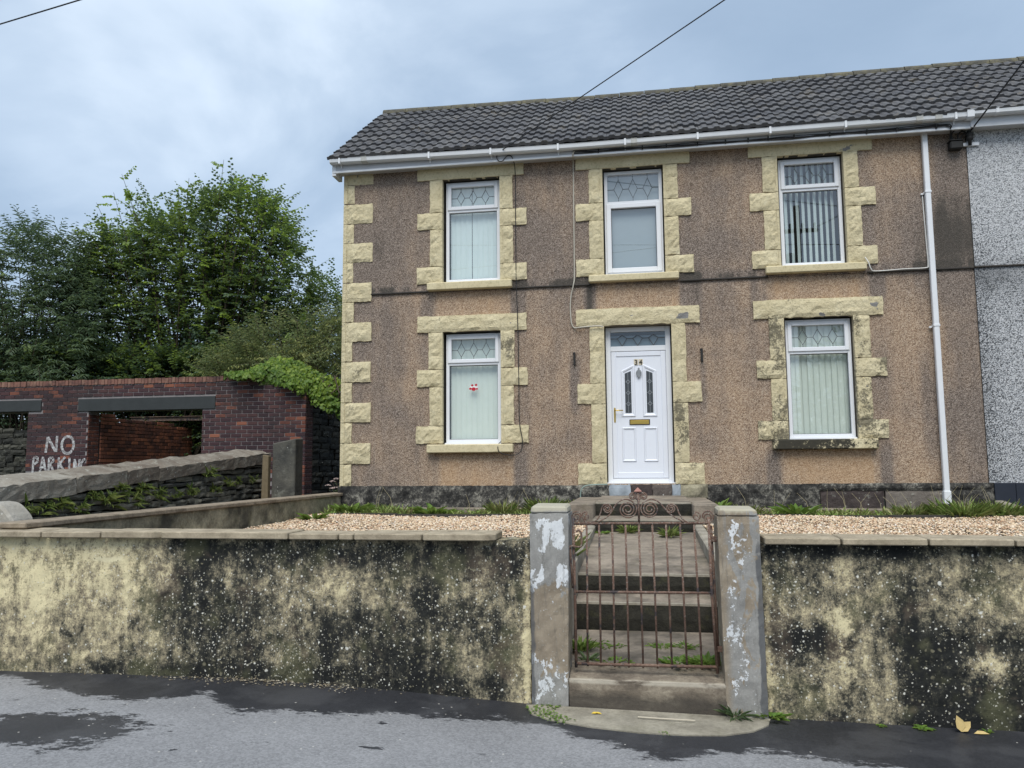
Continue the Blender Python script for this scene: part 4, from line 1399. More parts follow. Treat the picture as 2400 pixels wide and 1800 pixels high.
obj('leaf_frame', frame(MB(), dx0 + .004, dx1 - .004, dz0 + .004, dz1 - .004, .070, yd - .010, yd + .01, .085), M['door'], door, bevel=.006)
xc = (dx0 + dx1) / 2


def moulding(pts, w=.026, y=yd, name='moulding'):
    """raised moulding round a closed outline"""
    n = len(pts)
    cx_ = sum(p[0] for p in pts) / n
    cz_ = sum(p[1] for p in pts) / n
    def inset(k):
        out = []
        for i in range(n):
            p0, p1, p2 = Vector(pts[i - 1]), Vector(pts[i]), Vector(pts[(i + 1) % n])
            e1, e2 = (p1 - p0).normalized(), (p2 - p1).normalized()
            n1, n2 = Vector((-e1.y, e1.x)), Vector((-e2.y, e2.x))
            b_ = (n1 + n2)
            b_ = b_ / max(1e-6, b_.length_squared) * 2
            q = p1 + b_ * k
            if (Vector((cx_, cz_)) - p1).dot(b_) < 0:
                q = p1 - b_ * k
            out.append((q.x, q.y))
        return out
    rings = [(pts, y - .001), (inset(w * .3), y - .014), (inset(w * .7), y - .010), (inset(w), y - .001)]
    mb = MB()
    for ring, yy in rings:
        mb.v += [(x, yy, z) for x, z in ring]
    for r_ in range(3):
        for i in range(n):
            mb.f.append((r_ * n + i, r_ * n + (i + 1) % n, (r_ + 1) * n + (i + 1) % n, (r_ + 1) * n + i))
    return obj(name, mb, M['door'], door)


for s in (-1, 1):
    i_, o_ = xc + s * .052, xc + s * .262
    zlow, zo, zi = 2.305, 2.995, 3.085
    moulding([(min(i_, o_), zlow), (max(i_, o_), zlow)] + ([(o_, zo), (i_ + s * .03, zi), (i_, zi)] if s > 0 else [(i_, zi), (i_ + s * .03, zi), (o_, zo)]), .045)
    gi, go = xc + s * .112, xc + s * .205
    pts = [(min(gi, go), 2.365), (max(gi, go), 2.365)] + ([(go, 2.955), (gi, 2.992)] if s > 0 else [(gi, 2.992), (go, 2.955)])
    obj('door_glass', MB().poly([(x, yd - .003, z) for x, z in pts]), simple('dark_door_glass', (0.05, 0.055, 0.06), .12, .5, 0, .1), door, recalc=False)
    lb = MB()
    gm = (gi + go) / 2
    lb.strip([(gm, 2.365), (gm, 2.97)], .006, yd - .007, yd - .004)
    for zz in (2.50, 2.665, 2.83):
        lb.strip([(gm, zz + .032), (gm + .026, zz), (gm, zz - .032), (gm - .026, zz), (gm, zz + .032)], .008, yd - .008, yd - .0045)
        lb.strip([(min(gi, go), zz), (gm - .026, zz)], .005, yd - .0068, yd - .0042)
        lb.strip([(gm + .026, zz), (max(gi, go), zz)], .005, yd - .0068, yd - .0042)
    obj('glass_leading', lb, M['steel'], door, recalc=False)
    i_, o_ = xc + s * .055, xc + s * .262
    moulding([(min(i_, o_), 1.645), (max(i_, o_), 1.645), (max(i_, o_), 2.150), (min(i_, o_), 2.150)], .032)
lbx = obj('letterbox', MB().box(xc - .150, xc + .150, yd - .010, yd + .004, 2.185, 2.268), M['number'], door, bevel=.005)
obj('flap', MB().box(xc - .138, xc + .138, yd - .020, yd - .009, 2.197, 2.250), M['brass'], lbx, bevel=.006)
obj('flap', MB().box(xc - .138, xc + .138, yd - .016, yd - .0085, 2.251, 2.259), M['brass'], lbx, bevel=.002)
hd = obj('handle', MB().box(-.412, -.386, yd - .020, yd - .008, 2.225, 2.445), M['brass'], door, bevel=.007)
obj('lever', MB().tube([(-.399, yd - .01, 2.405), (-.399, yd - .055, 2.405), (-.37, yd - .060, 2.402), (-.275, yd - .058, 2.402)], .0085, 8), M['brass'], hd, recalc=False, smooth=True)
kx, kz = xc + .004, 2.955
prof = [(0, .085), (.012, .080), (.012, .05), (.030, .040), (.042, .012), (.034, -.018), (.014, -.045), (.009, -.07), (0, -.085)]
kn = MB().prism([(kx + x, kz + z) for x, z in prof] + [(kx - x, kz + z) for x, z in prof[-2:0:-1]], yd - .022, yd - .002)
ko = obj('knocker', kn, M['steel'], door, bevel=.004)
kr = MB().tube([(kx + .034 * math.sin(t), yd - .030, kz - .005 - .048 * math.cos(t)) for t in [i * math.pi / 8 - math.pi * .75 for i in range(13)]], .006, 6)
obj('knocker_ring', kr, M['steel'], ko, recalc=False, smooth=True)
for ch, ox in (('3', -.034), ('4', .036)):
    cu = bpy.data.curves.new('digit', 'FONT')
    cu.body = ch
    cu.size = .105
    cu.extrude = .004
    cu.align_x = 'CENTER'
    to = bpy.data.objects.new('digit', cu)
    COL.objects.link(to)
    dg = bpy.context.evaluated_depsgraph_get()
    me = bpy.data.meshes.new_from_object(to.evaluated_get(dg))
    bpy.data.objects.remove(to, do_unlink=True)
    me.transform(Matrix.Translation(Vector((xc + ox, yd - .010, 3.085)) - wloc(door)) @ Matrix.Rotation(R(90), 4, 'X'))
    bk = obj('number_plate', MB().box(xc + ox - .030, xc + ox + .030, yd - .006, yd - .001, 3.078, 3.168), simple('pale_brass', (0.62, 0.55, 0.42), .5, .4, .2, .1), door)
    place('digit', me, M['number'], bk)
    me.transform(Matrix.Translation(wloc(door) - wloc(bk)))
# iron stubs either side of the door
for x in (-.975, .880):
    mb = MB().box(x - .014, x + .014, WY - .040, WY + .01, 3.08, 3.275).box(x - .022, x - .0141, WY - .030, WY + .01, 3.245, 3.275)
    obj('wall_bracket', mb, M['iron'], house, bevel=.004)

# eaves: soffit, fascia, gutter, downpipe
FY = 11.50
obj('soffit', MB().box(-4.74, HX1, FY + .02, WY + .01, 6.252, 6.262), M['fascia'], house)
obj('fascia', MB().box(-4.74, HX1 - .001, FY, FY + .018, 6.232, 6.445), M['fascia'], house)
obj('fascia_lip', MB().box(-4.742, HX1 - .002, FY - .012, FY + .02, 6.228, 6.262), M['gutter'], house, bevel=.004)
obj('boxed_end', MB().prism([(-4.762, 6.19), (-4.70, 6.19), (-4.70, 6.40), (-4.762, 6.40)], FY - .004, WY + .08), M['gutter'], house, bevel=.004)


def gdz(x): return lerp_pts([(-4.77, .032), (-2.6, .004), (-.9, -.010), (1.9, .012), (4.6, .026)], x)


def gutter_mesh(x0, x1, zb, zt, yf, yb, sag=True):
    pr = [(yb, zt), (yb, zb + .012), (yb - .012, zb), (yf + .03, zb), (yf + .008, zb + .018), (yf, zt - .012), (yf - .006, zt), (yf + .008, zt), (yf + .012, zt - .014),
          (yf + .018, zb + .024), (yf + .034, zb + .008), (yb - .014, zb + .008), (yb - .006, zb + .018), (yb - .006, zt)]
    mb = MB()
    n = len(pr)
    st = max(1, int((x1 - x0) / .4))
    for k in range(st + 1):
        x = x0 + (x1 - x0) * k / st
        d = gdz(x) if sag else 0
        mb.v += [(x, y, z + d) for y, z in pr]
    for k in range(st):
        q = k * n
        mb.f += [(q + i, q + (i + 1) % n, q + n + (i + 1) % n, q + n + i) for i in range(n)]
    mb.f += [tuple(range(n))[::-1], tuple(range(st * n, st * n + n))]
    return mb


gut = obj('gutter', gutter_mesh(-4.765, HX1 - .06, 6.325, 6.400, 11.385, FY - .004), M['gutter'], house)
for x in (-4.6, -3.15, -2.18, -1.15, -.15, .90, 1.92, 2.95, 4.40):
    d = .027 + gdz(x)
    mb = MB().box(x - .014, x + .014, 11.376, 11.384, 6.285 + d, 6.385 + d).box(x - .014, x + .014, 11.3841, FY - .002, 6.284 + d, 6.294 + d).box(x - .008, x + .008, FY - .0245, FY - .0145, 6.245 + d, 6.2835 + d)
    obj('gutter_bracket', mb, M['gutter'], gut)
for x in (-4.2, -.02, 3.93, 4.18):
    obj('gutter_joint', gutter_mesh(x - .045, x + .045, 6.317, 6.406, 11.377, FY - .003), simple('dirty_plastic', (0.5, 0.5, 0.48), .5, .3, 0, .3, 20), gut)
pipe = obj('downpipe', MB().box(4.020, 4.092, 11.600, 11.668, 1.20, 6.300), M['gutter'], house, bevel=.008)
obj('pipe_shoe', MB().box(4.010, 4.102, 11.590, 11.676, 1.035, 1.215), M['gutter'], pipe, bevel=.008)
for z in (5.40, 3.49):
    obj('pipe_clip', MB().box(4.012, 4.100, 11.594, 11.684, z - .016, z + .016).box(3.975, 4.011, 11.655, 11.684, z - .030, z - .005), M['gutter'], pipe, bevel=.004)

# roof
RY0, RZ0, RY1, RZ1 = 11.425, 6.440, 14.05, 8.375
SL = math.hypot(RY1 - RY0, RZ1 - RZ0)
RA = math.atan2(RZ1 - RZ0, RY1 - RY0)
VX0 = -4.80


def roof_sheet(x0, x1):
    mb = MB()
    mb.poly([(x0, RY0 + .03, RZ0 - .03), (x1, RY0 + .03, RZ0 - .03), (x1, RY1, RZ1 - .04), (x0, RY1, RZ1 - .04)])
    mb.poly([(x1, 2 * RY1 - RY0, RZ0 - .03), (x0, 2 * RY1 - RY0, RZ0 - .03), (x0, RY1, RZ1 - .04), (x1, RY1, RZ1 - .04)])
    return mb


NROW, TW = 10, .3365
GAUGE = (SL - .02) / NROW


def tile_mesh():
    pr = [(0, 0), (.030, 0), (.055, .022), (.112, .024), (.137, 0), (.198, 0), (.223, .022), (.280, .024), (.305, 0), (.3365, 0)]
    L = GAUGE + .07
    vs, fs = [], []
    n = len(pr)
    for (x, h) in pr:
        vs += [(x, 0, h + .046), (x, L, h + .002), (x, 0, h * .5)]
    for i in range(n - 1):
        a_, b_ = 3 * i, 3 * (i + 1)
        fs += [(a_, b_, b_ + 1, a_ + 1), (a_ + 2, b_ + 2, b_, a_)]
    fs.append((0, 1, 2))
    fs.append((3 * n - 3, 3 * n - 1, 3 * n - 2))
    me = mesh_of('roof_tile', vs, fs)
    me.transform(Matrix.Rotation(RA, 4, 'X'))
    me.materials.append(M['tile'])
    return me


TILE = tile_mesh()


def lay_tiles(roof, x0, cols):
    off = wloc(roof)
    for r_ in range(NROW):
        for q in range(cols):
            o = bpy.data.objects.new('roof_tile', TILE)
            COL.objects.link(o)
            o.parent = roof
            s = r_ * GAUGE - .045
            sag = .012 * math.sin(q * .45 + r_ * .3)
            p_ = Vector((x0 + q * TW, RY0 + s * math.cos(RA), RZ0 + s * math.sin(RA) + random.uniform(-.006, .006) + sag * .5 - .055 * math.exp(-((x0 + q * TW + .6) / 2.5) ** 2) * r_ / 10))
            o.location = p_ - off
            o.rotation_euler = (random.uniform(-.010, .016), random.uniform(-.012, .012), random.uniform(-.012, .012))


def ridge(roof, x0, x1):
    k = x0
    rm = M['ridge']
    while k < x1 - .05:
        e_ = min(k + .45, x1)
        mb = MB()
        n = 8
        dz = random.uniform(-.006, .006) - .055 * math.exp(-((k + .6) / 2.5) ** 2)
        for xx, rr_ in ((k + .004, .125), (e_ - .004, .120)):
            for i in range(n + 1):
                t = math.pi * i / n
                mb.v.append((xx, RY1 - rr_ * math.cos(t), RZ1 - .045 + dz + rr_ * .95 * math.sin(t)))
        mb.f = [(i, i + 1, n + 2 + i, n + 1 + i) for i in range(n)] + [tuple(range(n + 1))[::-1], tuple(range(n + 1, 2 * n + 2))]
        obj('ridge_tile', mb, rm, roof)
        k = e_


m, t, b = new_mat('mossy_ridge_tile')
p = t.pos()
nn = t.add(t.mul(t.noise(p, 6, 6, .65), .6), t.mul(t.noise(p, 35, 5, .7), .4))
finish(t, b, t.ramp(nn, [(.35, (.05, .05, .048)), (.5, (.11, .105, .085)), (.62, (.17, .155, .095)), (.75, (.26, .25, .20))]), .9, t.bump(nn, .9, .03), .2)
M['ridge'] = m
roof = obj('roof', roof_sheet(VX0 + .03, HX1), M['dark'], house, recalc=False)
lay_tiles(roof, VX0, 28)
ridge(roof, VX0 + .03, HX1)

# ------------------------------------------------------------------ neighbouring house
nb = thing('house', 'adjoining house with black flecked white pebbledash at the right edge', 'house', (6, WY, .95))
mb = MB()
mb.poly([(HX1 + .001, WY - .018, 1.25), (9.5, WY - .018, 1.25), (9.5, WY - .018, 4.285), (HX1 + .001, WY - .018, 4.285)])
mb.poly([(HX1 + .001, WY - .030, 4.285), (9.5, WY - .030, 4.285), (9.5, WY - .030, 6.40), (HX1 + .001, WY - .030, 6.40)])
mb.poly([(9.5, WY - .03, 1.0), (9.5, 16.4, 1.0), (9.5, 16.4, 6.4), (9.5, WY - .03, 6.4)])
mb.poly([(HX1, 16.4, 1.0), (HX1, 16.4, 6.4), (9.5, 16.4, 6.4), (9.5, 16.4, 1.0)])
obj('wall', mb, M['wdash'], nb, recalc=False)
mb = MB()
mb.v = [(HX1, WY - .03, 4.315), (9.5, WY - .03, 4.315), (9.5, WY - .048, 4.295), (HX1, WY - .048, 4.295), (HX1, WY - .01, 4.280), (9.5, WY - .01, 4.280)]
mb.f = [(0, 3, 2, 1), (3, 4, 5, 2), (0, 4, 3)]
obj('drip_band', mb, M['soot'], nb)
k = HX1 + .045
while k < 9.4:
    obj('plinth_tile', MB().box(k + .002, k + .262, WY - .062, WY, .95 + .001, 1.318), M['tiledark'], nb, bevel=.004)
    k += .265
obj('fascia', MB().box(HX1 + .001, 9.5, FY - .012, FY + .01, 6.245, 6.47), M['fascia2'], nb)
obj('soffit', MB().box(HX1 + .001, 9.5, FY + .0101, WY, 6.256, 6.266), M['fascia2'], nb)
g2 = obj('gutter', gutter_mesh(HX1 + .02, 9.5, 6.375, 6.455, 11.372, FY - .014, False), M['gutter'], nb)
obj('gutter_joint', gutter_mesh(HX1 - .075, HX1 + .018, 6.335, 6.457, 11.366, FY - .003, False), M['gutter'], g2)
for x in (4.93, 5.62, 5.78, 6.6):
    obj('gutter_bracket', gutter_mesh(x - .02, x + .02, 6.369, 6.461, 11.365, FY - .0135, False), M['gutter'], g2)
roof2 = obj('roof', roof_sheet(HX1 + .001, 9.5), M['dark'], nb, recalc=False)
lay_tiles(roof2, VX0 + 28 * TW, 8)
ridge(roof2, HX1 + .005, 8.0)
mb = MB()
mb.v = [(4.645, 8.4, .60), (4.76, 8.4, .60), (4.76, 11.645, .80), (4.645, 11.645, .80), (4.645, 8.4, .80), (4.76, 8.4, .80), (4.76, 11.645, 1.085), (4.645, 11.645, 1.085)]
mb.f = [(0, 3, 2, 1), (4, 5, 6, 7), (0, 1, 5, 4), (1, 2, 6, 5), (2, 3, 7, 6), (3, 0, 4, 7)]
t_ = tag(obj('kerb_stone', mb, M['kerb'], bevel=.015), 'pale sloping concrete kerb dividing the two front gardens at the right', 'kerb')


# ------------------------------------------------------------------ cables and fittings on the front
def cable(name, pts, r, m, label, cat='cable', sub=5, n=5):
    o = obj(name, MB().tube(smooth_path(pts, sub), r, n), m, None, recalc=False, smooth=True)
    return tag(o, label, cat)


fy = FY - .020
cb = thing('cable_run', 'bundle of black cables clipped along the fascia under the gutter', 'cable', (1.5, fy, 6.27))
xs_ = [-.93, -.80, -.6, -.2, .1, .38, .8, 1.3, 1.8, 2.26, 2.75, 3.25, 3.65, 4.0, 4.2, 4.35]
for k, (dz, amp) in enumerate(((.0, .010), (-.012, .016), (.014, .008))):
    pts = [(x, fy - .004 * k, lerp_pts([(-.93, 6.30), (-.6, 6.287), (.4, 6.283), (1.5, 6.276), (2.6, 6.283), (3.6, 6.290), (4.35, 6.300)], x) + dz * (.4 + .6 * math.sin(x * 3 + k) ** 2) + amp * math.sin(x * 4.3 + k * 2)) for x in xs_]
    obj('cable', MB().tube(smooth_path(pts, 5), .0085 if k < 2 else .006, 5), M['black'], cb, recalc=False, smooth=True)
for x in (-.55, .1, .45, .9, 1.3, 1.62, 1.9, 2.26, 2.75, 3.25, 3.65, 4.17):
    obj('cable_clip', MB().box(x - .010, x + .010, fy - .016, fy + .008, 6.255, 6.315), M['iron'], cb, bevel=.003)
wy = WY - .022
cable('telephone_cable', [(-.80, fy, 6.32), (-.90, fy, 6.31), (-.935, fy, 6.24), (-.945, WY - .03, 6.16), (-.95, WY - .028, 5.4), (-.955, WY - .028, 4.50), (-.97, WY - .045, 4.30), (-1.01, wy, 4.14), (-1.025, wy, 3.95), (-1.01, wy, 3.72), (-.965, wy, 3.645),
                          (-.88, wy - .04, 3.642), (-.63, wy - .04, 3.655), (-.535, wy - .035, 3.640)], .011, M['whitecable'], 'pale cable dropping beside the upper middle window to the door lintel')
cable('aerial_wire', [(-2.09, fy, 6.36), (-2.10, fy, 6.29), (-2.065, fy, 6.235), (-2.01, fy, 6.235), (-1.95, fy, 6.30), (-1.895, fy, 6.315), (-1.85, fy + .02, 6.25), (-1.842, WY - .06, 6.1), (-1.842, WY - .055, 5.4), (-1.842, WY - .05, 4.43),
                      (-1.835, WY - .06, 4.25), (-1.822, WY - .04, 3.6), (-1.815, WY - .045, 2.9), (-1.81, WY - .045, 2.26), (-1.77, WY - .05, 2.0), (-1.78, WY - .06, 1.84), (-1.84, WY - .10, 1.765), (-1.96, WY - .13, 1.755), (-2.10, WY - .13, 1.80), (-2.13, WY - .1, 1.90), (-2.10, WY + .02, 1.965)],
      .0065, M['black'], 'thin black wire looping from the gutter down past the left windows')
cable('coax_cable', [(4.00, wy, 5.36), (4.005, wy, 5.1), (4.012, wy - .01, 4.6), (4.012, wy - .02, 4.36), (3.97, wy - .03, 4.315), (3.7, wy - .03, 4.312), (3.32, wy - .03, 4.300), (3.245, wy - .05, 4.33), (3.215, wy - .06, 4.42), (3.175, wy - .05, 4.50)],
      .0085, M['coax'], 'white cable running from the downpipe to the upper right window sill')
cable('hose', [(-.52, WY - .085, 1.318), (-.70, WY - .085, 1.315), (-.83, WY - .085, 1.30), (-.895, WY - .08, 1.25), (-.915, WY - .07, 1.16), (-.915, WY - .07, 1.0)], .009, M['greencable'], 'pale green cable curving down the plinth left of the front door')
jb = thing('junction_box', 'black cable junction box under the eaves by the white house', 'junction box', (4.46, WY - .06, 6.05))
obj('case', MB().box(4.375, 4.545, WY - .13, WY - .012, 5.985, 6.10), M['iron'], jb, bevel=.015)
obj('lid', MB().box(4.368, 4.552, WY - .137, WY - .008, 6.101, 6.118), M['iron'], jb, bevel=.005)
for k, pts in enumerate(([(4.30, fy, 6.30), (4.36, fy - .01, 6.28), (4.40, WY - .1, 6.20), (4.41, WY - .07, 6.11)], [(4.30, fy, 6.285), (4.35, fy - .01, 6.255), (4.385, WY - .1, 6.17), (4.39, WY - .07, 6.11)],
                         [(4.43, WY - .07, 6.11), (4.42, WY - .08, 6.22), (4.48, WY - .12, 6.275), (4.54, WY - .11, 6.25), (4.59, WY - .1, 6.24)],
                         [(4.50, WY - .07, 6.11), (4.50, WY - .08, 6.20), (4.54, WY - .12, 6.23), (4.60, WY - .1, 6.21)], [(4.53, WY - .07, 6.11), (4.535, WY - .08, 6.16), (4.57, WY - .12, 6.19), (4.61, WY - .1, 6.18)])):
    obj('cable', MB().tube(smooth_path(pts, 5), .009, 5), M['black'], jb, recalc=False, smooth=True)
ins = thing('insulator', 'white wall bracket with a dark cable insulator under the eaves', 'cable bracket', (4.64, WY - .05, 6.05))
obj('bracket', MB().box(4.565, 4.775, WY - .062, WY - .034, 6.035, 6.085), M['upvc'], ins, bevel=.004)
pr = [(.0, -.06), (.022, -.06), (.024, 0), (.045, .02), (.048, .05), (.036, .06), (.050, .07), (.050, .10), (.03, .125), (.03, .145), (0, .15)]
mb = MB()
n = 12
for r_, z in pr:
    mb.v += [(4.64 + r_ * math.cos(2 * math.pi * k / n), WY - .10 + r_ * math.sin(2 * math.pi * k / n), 6.09 + z) for k in range(n)]
for j in range(len(pr) - 1):
    mb.f += [(j * n + k, j * n + (k + 1) % n, (j + 1) * n + (k + 1) % n, (j + 1) * n + k) for k in range(n)]
obj('insulator_body', mb, M['iron'], ins, smooth=True)

# overhead wires and the pole across the street that the windows mirror
POLE = Vector((5.4, -4.0, 9.4))
pl = thing('utility_pole', 'wooden utility pole with cables across the street, mirrored in the upper right window', 'utility pole', (POLE.x, POLE.y, -.2))
obj('shaft', MB().tube([(POLE.x, POLE.y, -.2), (POLE.x, POLE.y, 5), (POLE.x, POLE.y, 10.4)], [.15, .13, .10], 10), M['bark'], pl, recalc=False, smooth=True)
obj('crossarm', MB().box(POLE.x - .7, POLE.x + .7, POLE.y - .16, POLE.y - .06, 9.5, 9.62), M['bark'], pl)
for dx_ in (-.6, -.2, .2, .6):
    obj('pin', MB().tube([(POLE.x + dx_, POLE.y - .11, 9.62), (POLE.x + dx_, POLE.y - .11, 9.76), (POLE.x + dx_, POLE.y - .11, 9.82)], [.02, .045, .03], 8), M['iron'], pl, recalc=False)
obj('transformer', MB().tube([(POLE.x - .28, POLE.y + .1, 7.9), (POLE.x - .28, POLE.y + .1, 8.7)], .16, 10), M['steel'], pl, recalc=False)


def wire(a, c, sag, r, label, name='overhead_wire'):
    a, c = Vector(a), Vector(c)
    pts = []
    for k in range(41):
        t = k / 40
        q = a.lerp(c, t)
        q.z -= sag * 4 * t * (1 - t)
        pts.append(q)
    return tag(obj(name, MB().tube(pts, r, 5), M['black'], None, recalc=False, smooth=True), label, 'wire')


wire((4.66, WY - .12, 6.24), POLE, .12, .011, 'overhead wire rising right from the insulator under the eaves')
wire((-2.09, FY - .02, 6.36), (14.0, -3.0, 8.75), .05, .008, 'overhead wire crossing the roof and sky above the front door')
wire((-19.0, 9.8, 6.47), (19.0, 1.9, 6.72), .02, .008, 'overhead wire crossing the sky at the top left corner')
wire((POLE.x, POLE.y, 9.6), (-26, -6, 9.2), .5, .012, 'street cable running left from the pole, seen only in window reflections')
#@@LEFT
# ------------------------------------------------------------------ side wall of the garden
t_ = thing('garden_wall', 'streaked cream garden side wall with a brown coping running back to the house corner', 'wall', (-4.67, 8.5, .5))


def face_x(mb, xf):
    """turn a mesh built facing -Y (x along, y depth) into one facing +X at xf"""
    mb.v = [(xf - y, x, z) for (x, y, z) in mb.v]
    return mb


mb = rough_block(MB(), 5.52, 11.72, .3, 1.155, 0, .16, .008, 61.0, nx=70, nz=12, margin=.004)
obj('rendered_face', face_x(mb, -4.60), M['gwall'], t_)
k = 5.30
copem = mat_concrete('brown_wall_coping', (0.10, 0.075, 0.055), (0.36, 0.30, 0.225), 0.15, 8.0)
for e in (7.05, 8.9, 10.6, 11.95):
    mb = MB().box(-4.83, -4.565, k + .003, e - .003, 1.158, 1.203 + random.uniform(-.004, .004))
    obj('coping_stone', mb, copem, t_, bevel=.008)
    k = e

tb = thing('stone_post', 'round topped pale stone post at the left end of the garden wall', 'stone post', (-5.05, 5.62, .1))
mb = MB()
pr = [(-5.30, .1), (-4.905, .1), (-4.900, 1.17), (-4.925, 1.225), (-5.0, 1.30), (-5.06, 1.335), (-5.16, 1.345), (-5.26, 1.32), (-5.30, 1.27)]
mb.prism(pr, 5.56, 5.80)
obj('shaft', mb, M['whitestone'], tb, bevel=.02)

# ------------------------------------------------------------------ rubble wall along the lane
rw = thing('rubble_wall', 'dark dry stone wall with big rough coping slabs rising along the lane', 'stone wall', (-7.2, 10.4, .6))
RX = -7.0


def cop_z(y): return 1.215 + (y - 7.7) * .0725


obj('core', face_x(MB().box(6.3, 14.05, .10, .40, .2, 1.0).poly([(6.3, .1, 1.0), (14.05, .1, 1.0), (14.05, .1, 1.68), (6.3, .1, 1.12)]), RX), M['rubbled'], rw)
rnd = random.Random(11)
row_z = .70
stones = []
y0 = 6.4
while row_z < 1.66:
    h = rnd.uniform(.05, .12)
    y = y0 + rnd.uniform(-.2, 0)
    while y < 14.02:
        w = rnd.uniform(.12, .50)
        top = cop_z(y + w * .5) - .012
        base_ = row_z + rnd.uniform(-.012, .012)
        if base_ < top - .02 and base_ + h > .72 + .03 * (y - 6.4):
            stones.append((y, min(y + w, 14.03), base_, min(base_ + h * rnd.uniform(.75, 1.0), top)))
        y += w + rnd.uniform(.004, .02)
    row_z += h + .006
stones = stones[:300]
for i, (a, c, d, e) in enumerate(stones):
    mb = rough_block(MB(), a, c, d, e, rnd.uniform(-.03, .04), .11, .016, i * .71, nx=3, nz=2, margin=.02, jit=.012)
    obj('stone', face_x(mb, RX), M['rubble'], rw)


def lump(x0, x1, y0, y1, zf, seed, n=(10, 6, 4), amp=.02, tops=.05):
    """rough slab: corner heights given by zf(y) -> (bottom, top)"""
    mb = MB()
    idx = {}
    nx, ny, nz = n

    def vert(i, j, k):
        if (i, j, k) not in idx:
            x = x0 + (x1 - x0) * i / nx
            y = y0 + (y1 - y0) * j / ny
            b_, t__ = zf(y)
            z = b_ + (t__ - b_) * k / nz
            q = Vector((x * 5 + seed, y * 5, z * 6))
            d = Vector((mnoise.noise(q), mnoise.noise(q + Vector((9, 3, 1))), mnoise.noise(q + Vector((2, 8, 5)))))
            e = d * amp
            if k == nz:
                u = i / nx
                e.z += .085 * (1 - u) - .02
                e.z += tops * (mnoise.noise(Vector((x * 3.1 + seed, y * 1.9, seed))) * .8 + .25 * math.sin(math.pi * u)) * (1.0 if 0 < i < nx else .25)
                e.z += amp * .8 * mnoise.noise(Vector((x * 14 + seed, y * 14, seed)))
            if i == nx:
                e.x = e.x * .5 + amp * .6 * mnoise.noise(Vector((y * 11, z * 13, seed)))
            idx[(i, j, k)] = len(mb.v)
            mb.v.append((x + e.x, y + e.y * (.4 if j in (0, ny) else 1), z + e.z))
        return idx[(i, j, k)]
    for i in range(nx):
        for j in range(ny):
            mb.f.append((vert(i, j, nz), vert(i + 1, j, nz), vert(i + 1, j + 1, nz), vert(i, j + 1, nz)))
            mb.f.append((vert(i, j, 0), vert(i, j + 1, 0), vert(i + 1, j + 1, 0), vert(i + 1, j, 0)))
    for i in range(nx):
        for k in range(nz):
            mb.f.append((vert(i, 0, k), vert(i + 1, 0, k), vert(i + 1, 0, k + 1), vert(i, 0, k + 1)))
            mb.f.append((vert(i, ny, k), vert(i, ny, k + 1), vert(i + 1, ny, k + 1), vert(i + 1, ny, k)))
    for j in range(ny):
        for k in range(nz):
            mb.f.append((vert(0, j, k), vert(0, j, k + 1), vert(0, j + 1, k + 1), vert(0, j + 1, k)))
            mb.f.append((vert(nx, j, k), vert(nx, j + 1, k), vert(nx, j + 1, k + 1), vert(nx, j, k + 1)))
    return mb


seg = [6.2, 8.88, 9.86, 10.58, 12.73, 14.08]
for i, (a, c) in enumerate(zip(seg[:-1], seg[1:])):
    th = .215 if i != 3 else .20
    s = i * 3.17
    mb = lump(-7.42, -6.955, a + .008, c - .008, lambda y: (cop_z(y) + .012 * math.sin(y * 2 + s), cop_z(y) + th), s, n=(7, max(8, int((c - a) / .09)), 5), amp=.018, tops=.07)
    obj('coping_slab', mb, M['coprock'], rw, smooth=False)

pw = thing('slate_pillar', 'tall dark slate gatepost speckled with white lichen, beside the brick wall', 'gate post', (-6.1, 13.2, .7))
mb = MB()
mb.v = [(x, y, z) for (x, y, z) in [(-6.46, 13.1, .7), (-6.02, 13.1, .7), (-6.02, 13.1, 2.10), (-6.45, 13.1, 2.02), (-6.46, 13.42, .7), (-6.02, 13.42, .7), (-6.02, 13.42, 2.12), (-6.45, 13.42, 2.06)]]
mb.f = [(0, 1, 2, 3), (5, 4, 7, 6), (4, 0, 3, 7), (1, 5, 6, 2), (3, 2, 6, 7), (4, 5, 1, 0)]
obj('shaft', mb, M['pillar'], pw, bevel=.015)
wp = tag(obj('timber_post', MB().prism([(-6.60, .7), (-6.47, .7), (-6.475, 1.80), (-6.585, 1.82)], 13.0, 13.10), M['wood'], bevel=.008), 'thin weathered timber post against the end of the dark stone wall', 'timber post')

# ------------------------------------------------------------------ ruined brick building
BY = 15.0
bw = thing('brick_wall', 'sooty red brick wall with slate lintels and NO PARKING painted in white', 'brick wall', (-10, BY, .8), 'ruined brick building')
OPN = [(-16.5, -13.0, 0, 2.835), (-11.57, -8.95, 0, 2.815)]
LINT = [(-16.5, -12.69, 2.835, 3.075), (-11.81, -8.665, 2.812, 3.075)]
mb = holed_wall(-15.2, -6.70, .8, 3.37, BY + .014, [(o[0], o[1], .8, o[3]) for o in OPN] + [(-7.02, -6.6, 3.06, 3.5), (-7.92, -6.6, 3.27, 3.5)])
mb.poly([(-6.70, BY + .014, .8), (-6.70, BY + .36, .8), (-6.70, BY + .36, 3.0), (-6.70, BY + .014, 3.0)])
mb.poly([(-15.2, BY + .36, 2.82), (-7.9, BY + .36, 2.82), (-7.9, BY + .36, 3.37), (-15.2, BY + .36, 3.37)])
mb.poly([(-15.2, BY + .014, 3.37), (-7.9, BY + .014, 3.37), (-7.9, BY + .36, 3.37), (-15.2, BY + .36, 3.37)])
mb.poly([(-8.95, BY + .014, .8), (-8.95, BY + .36, .8), (-8.95, BY + .36, 2.82), (-8.95, BY + .014, 2.82)])
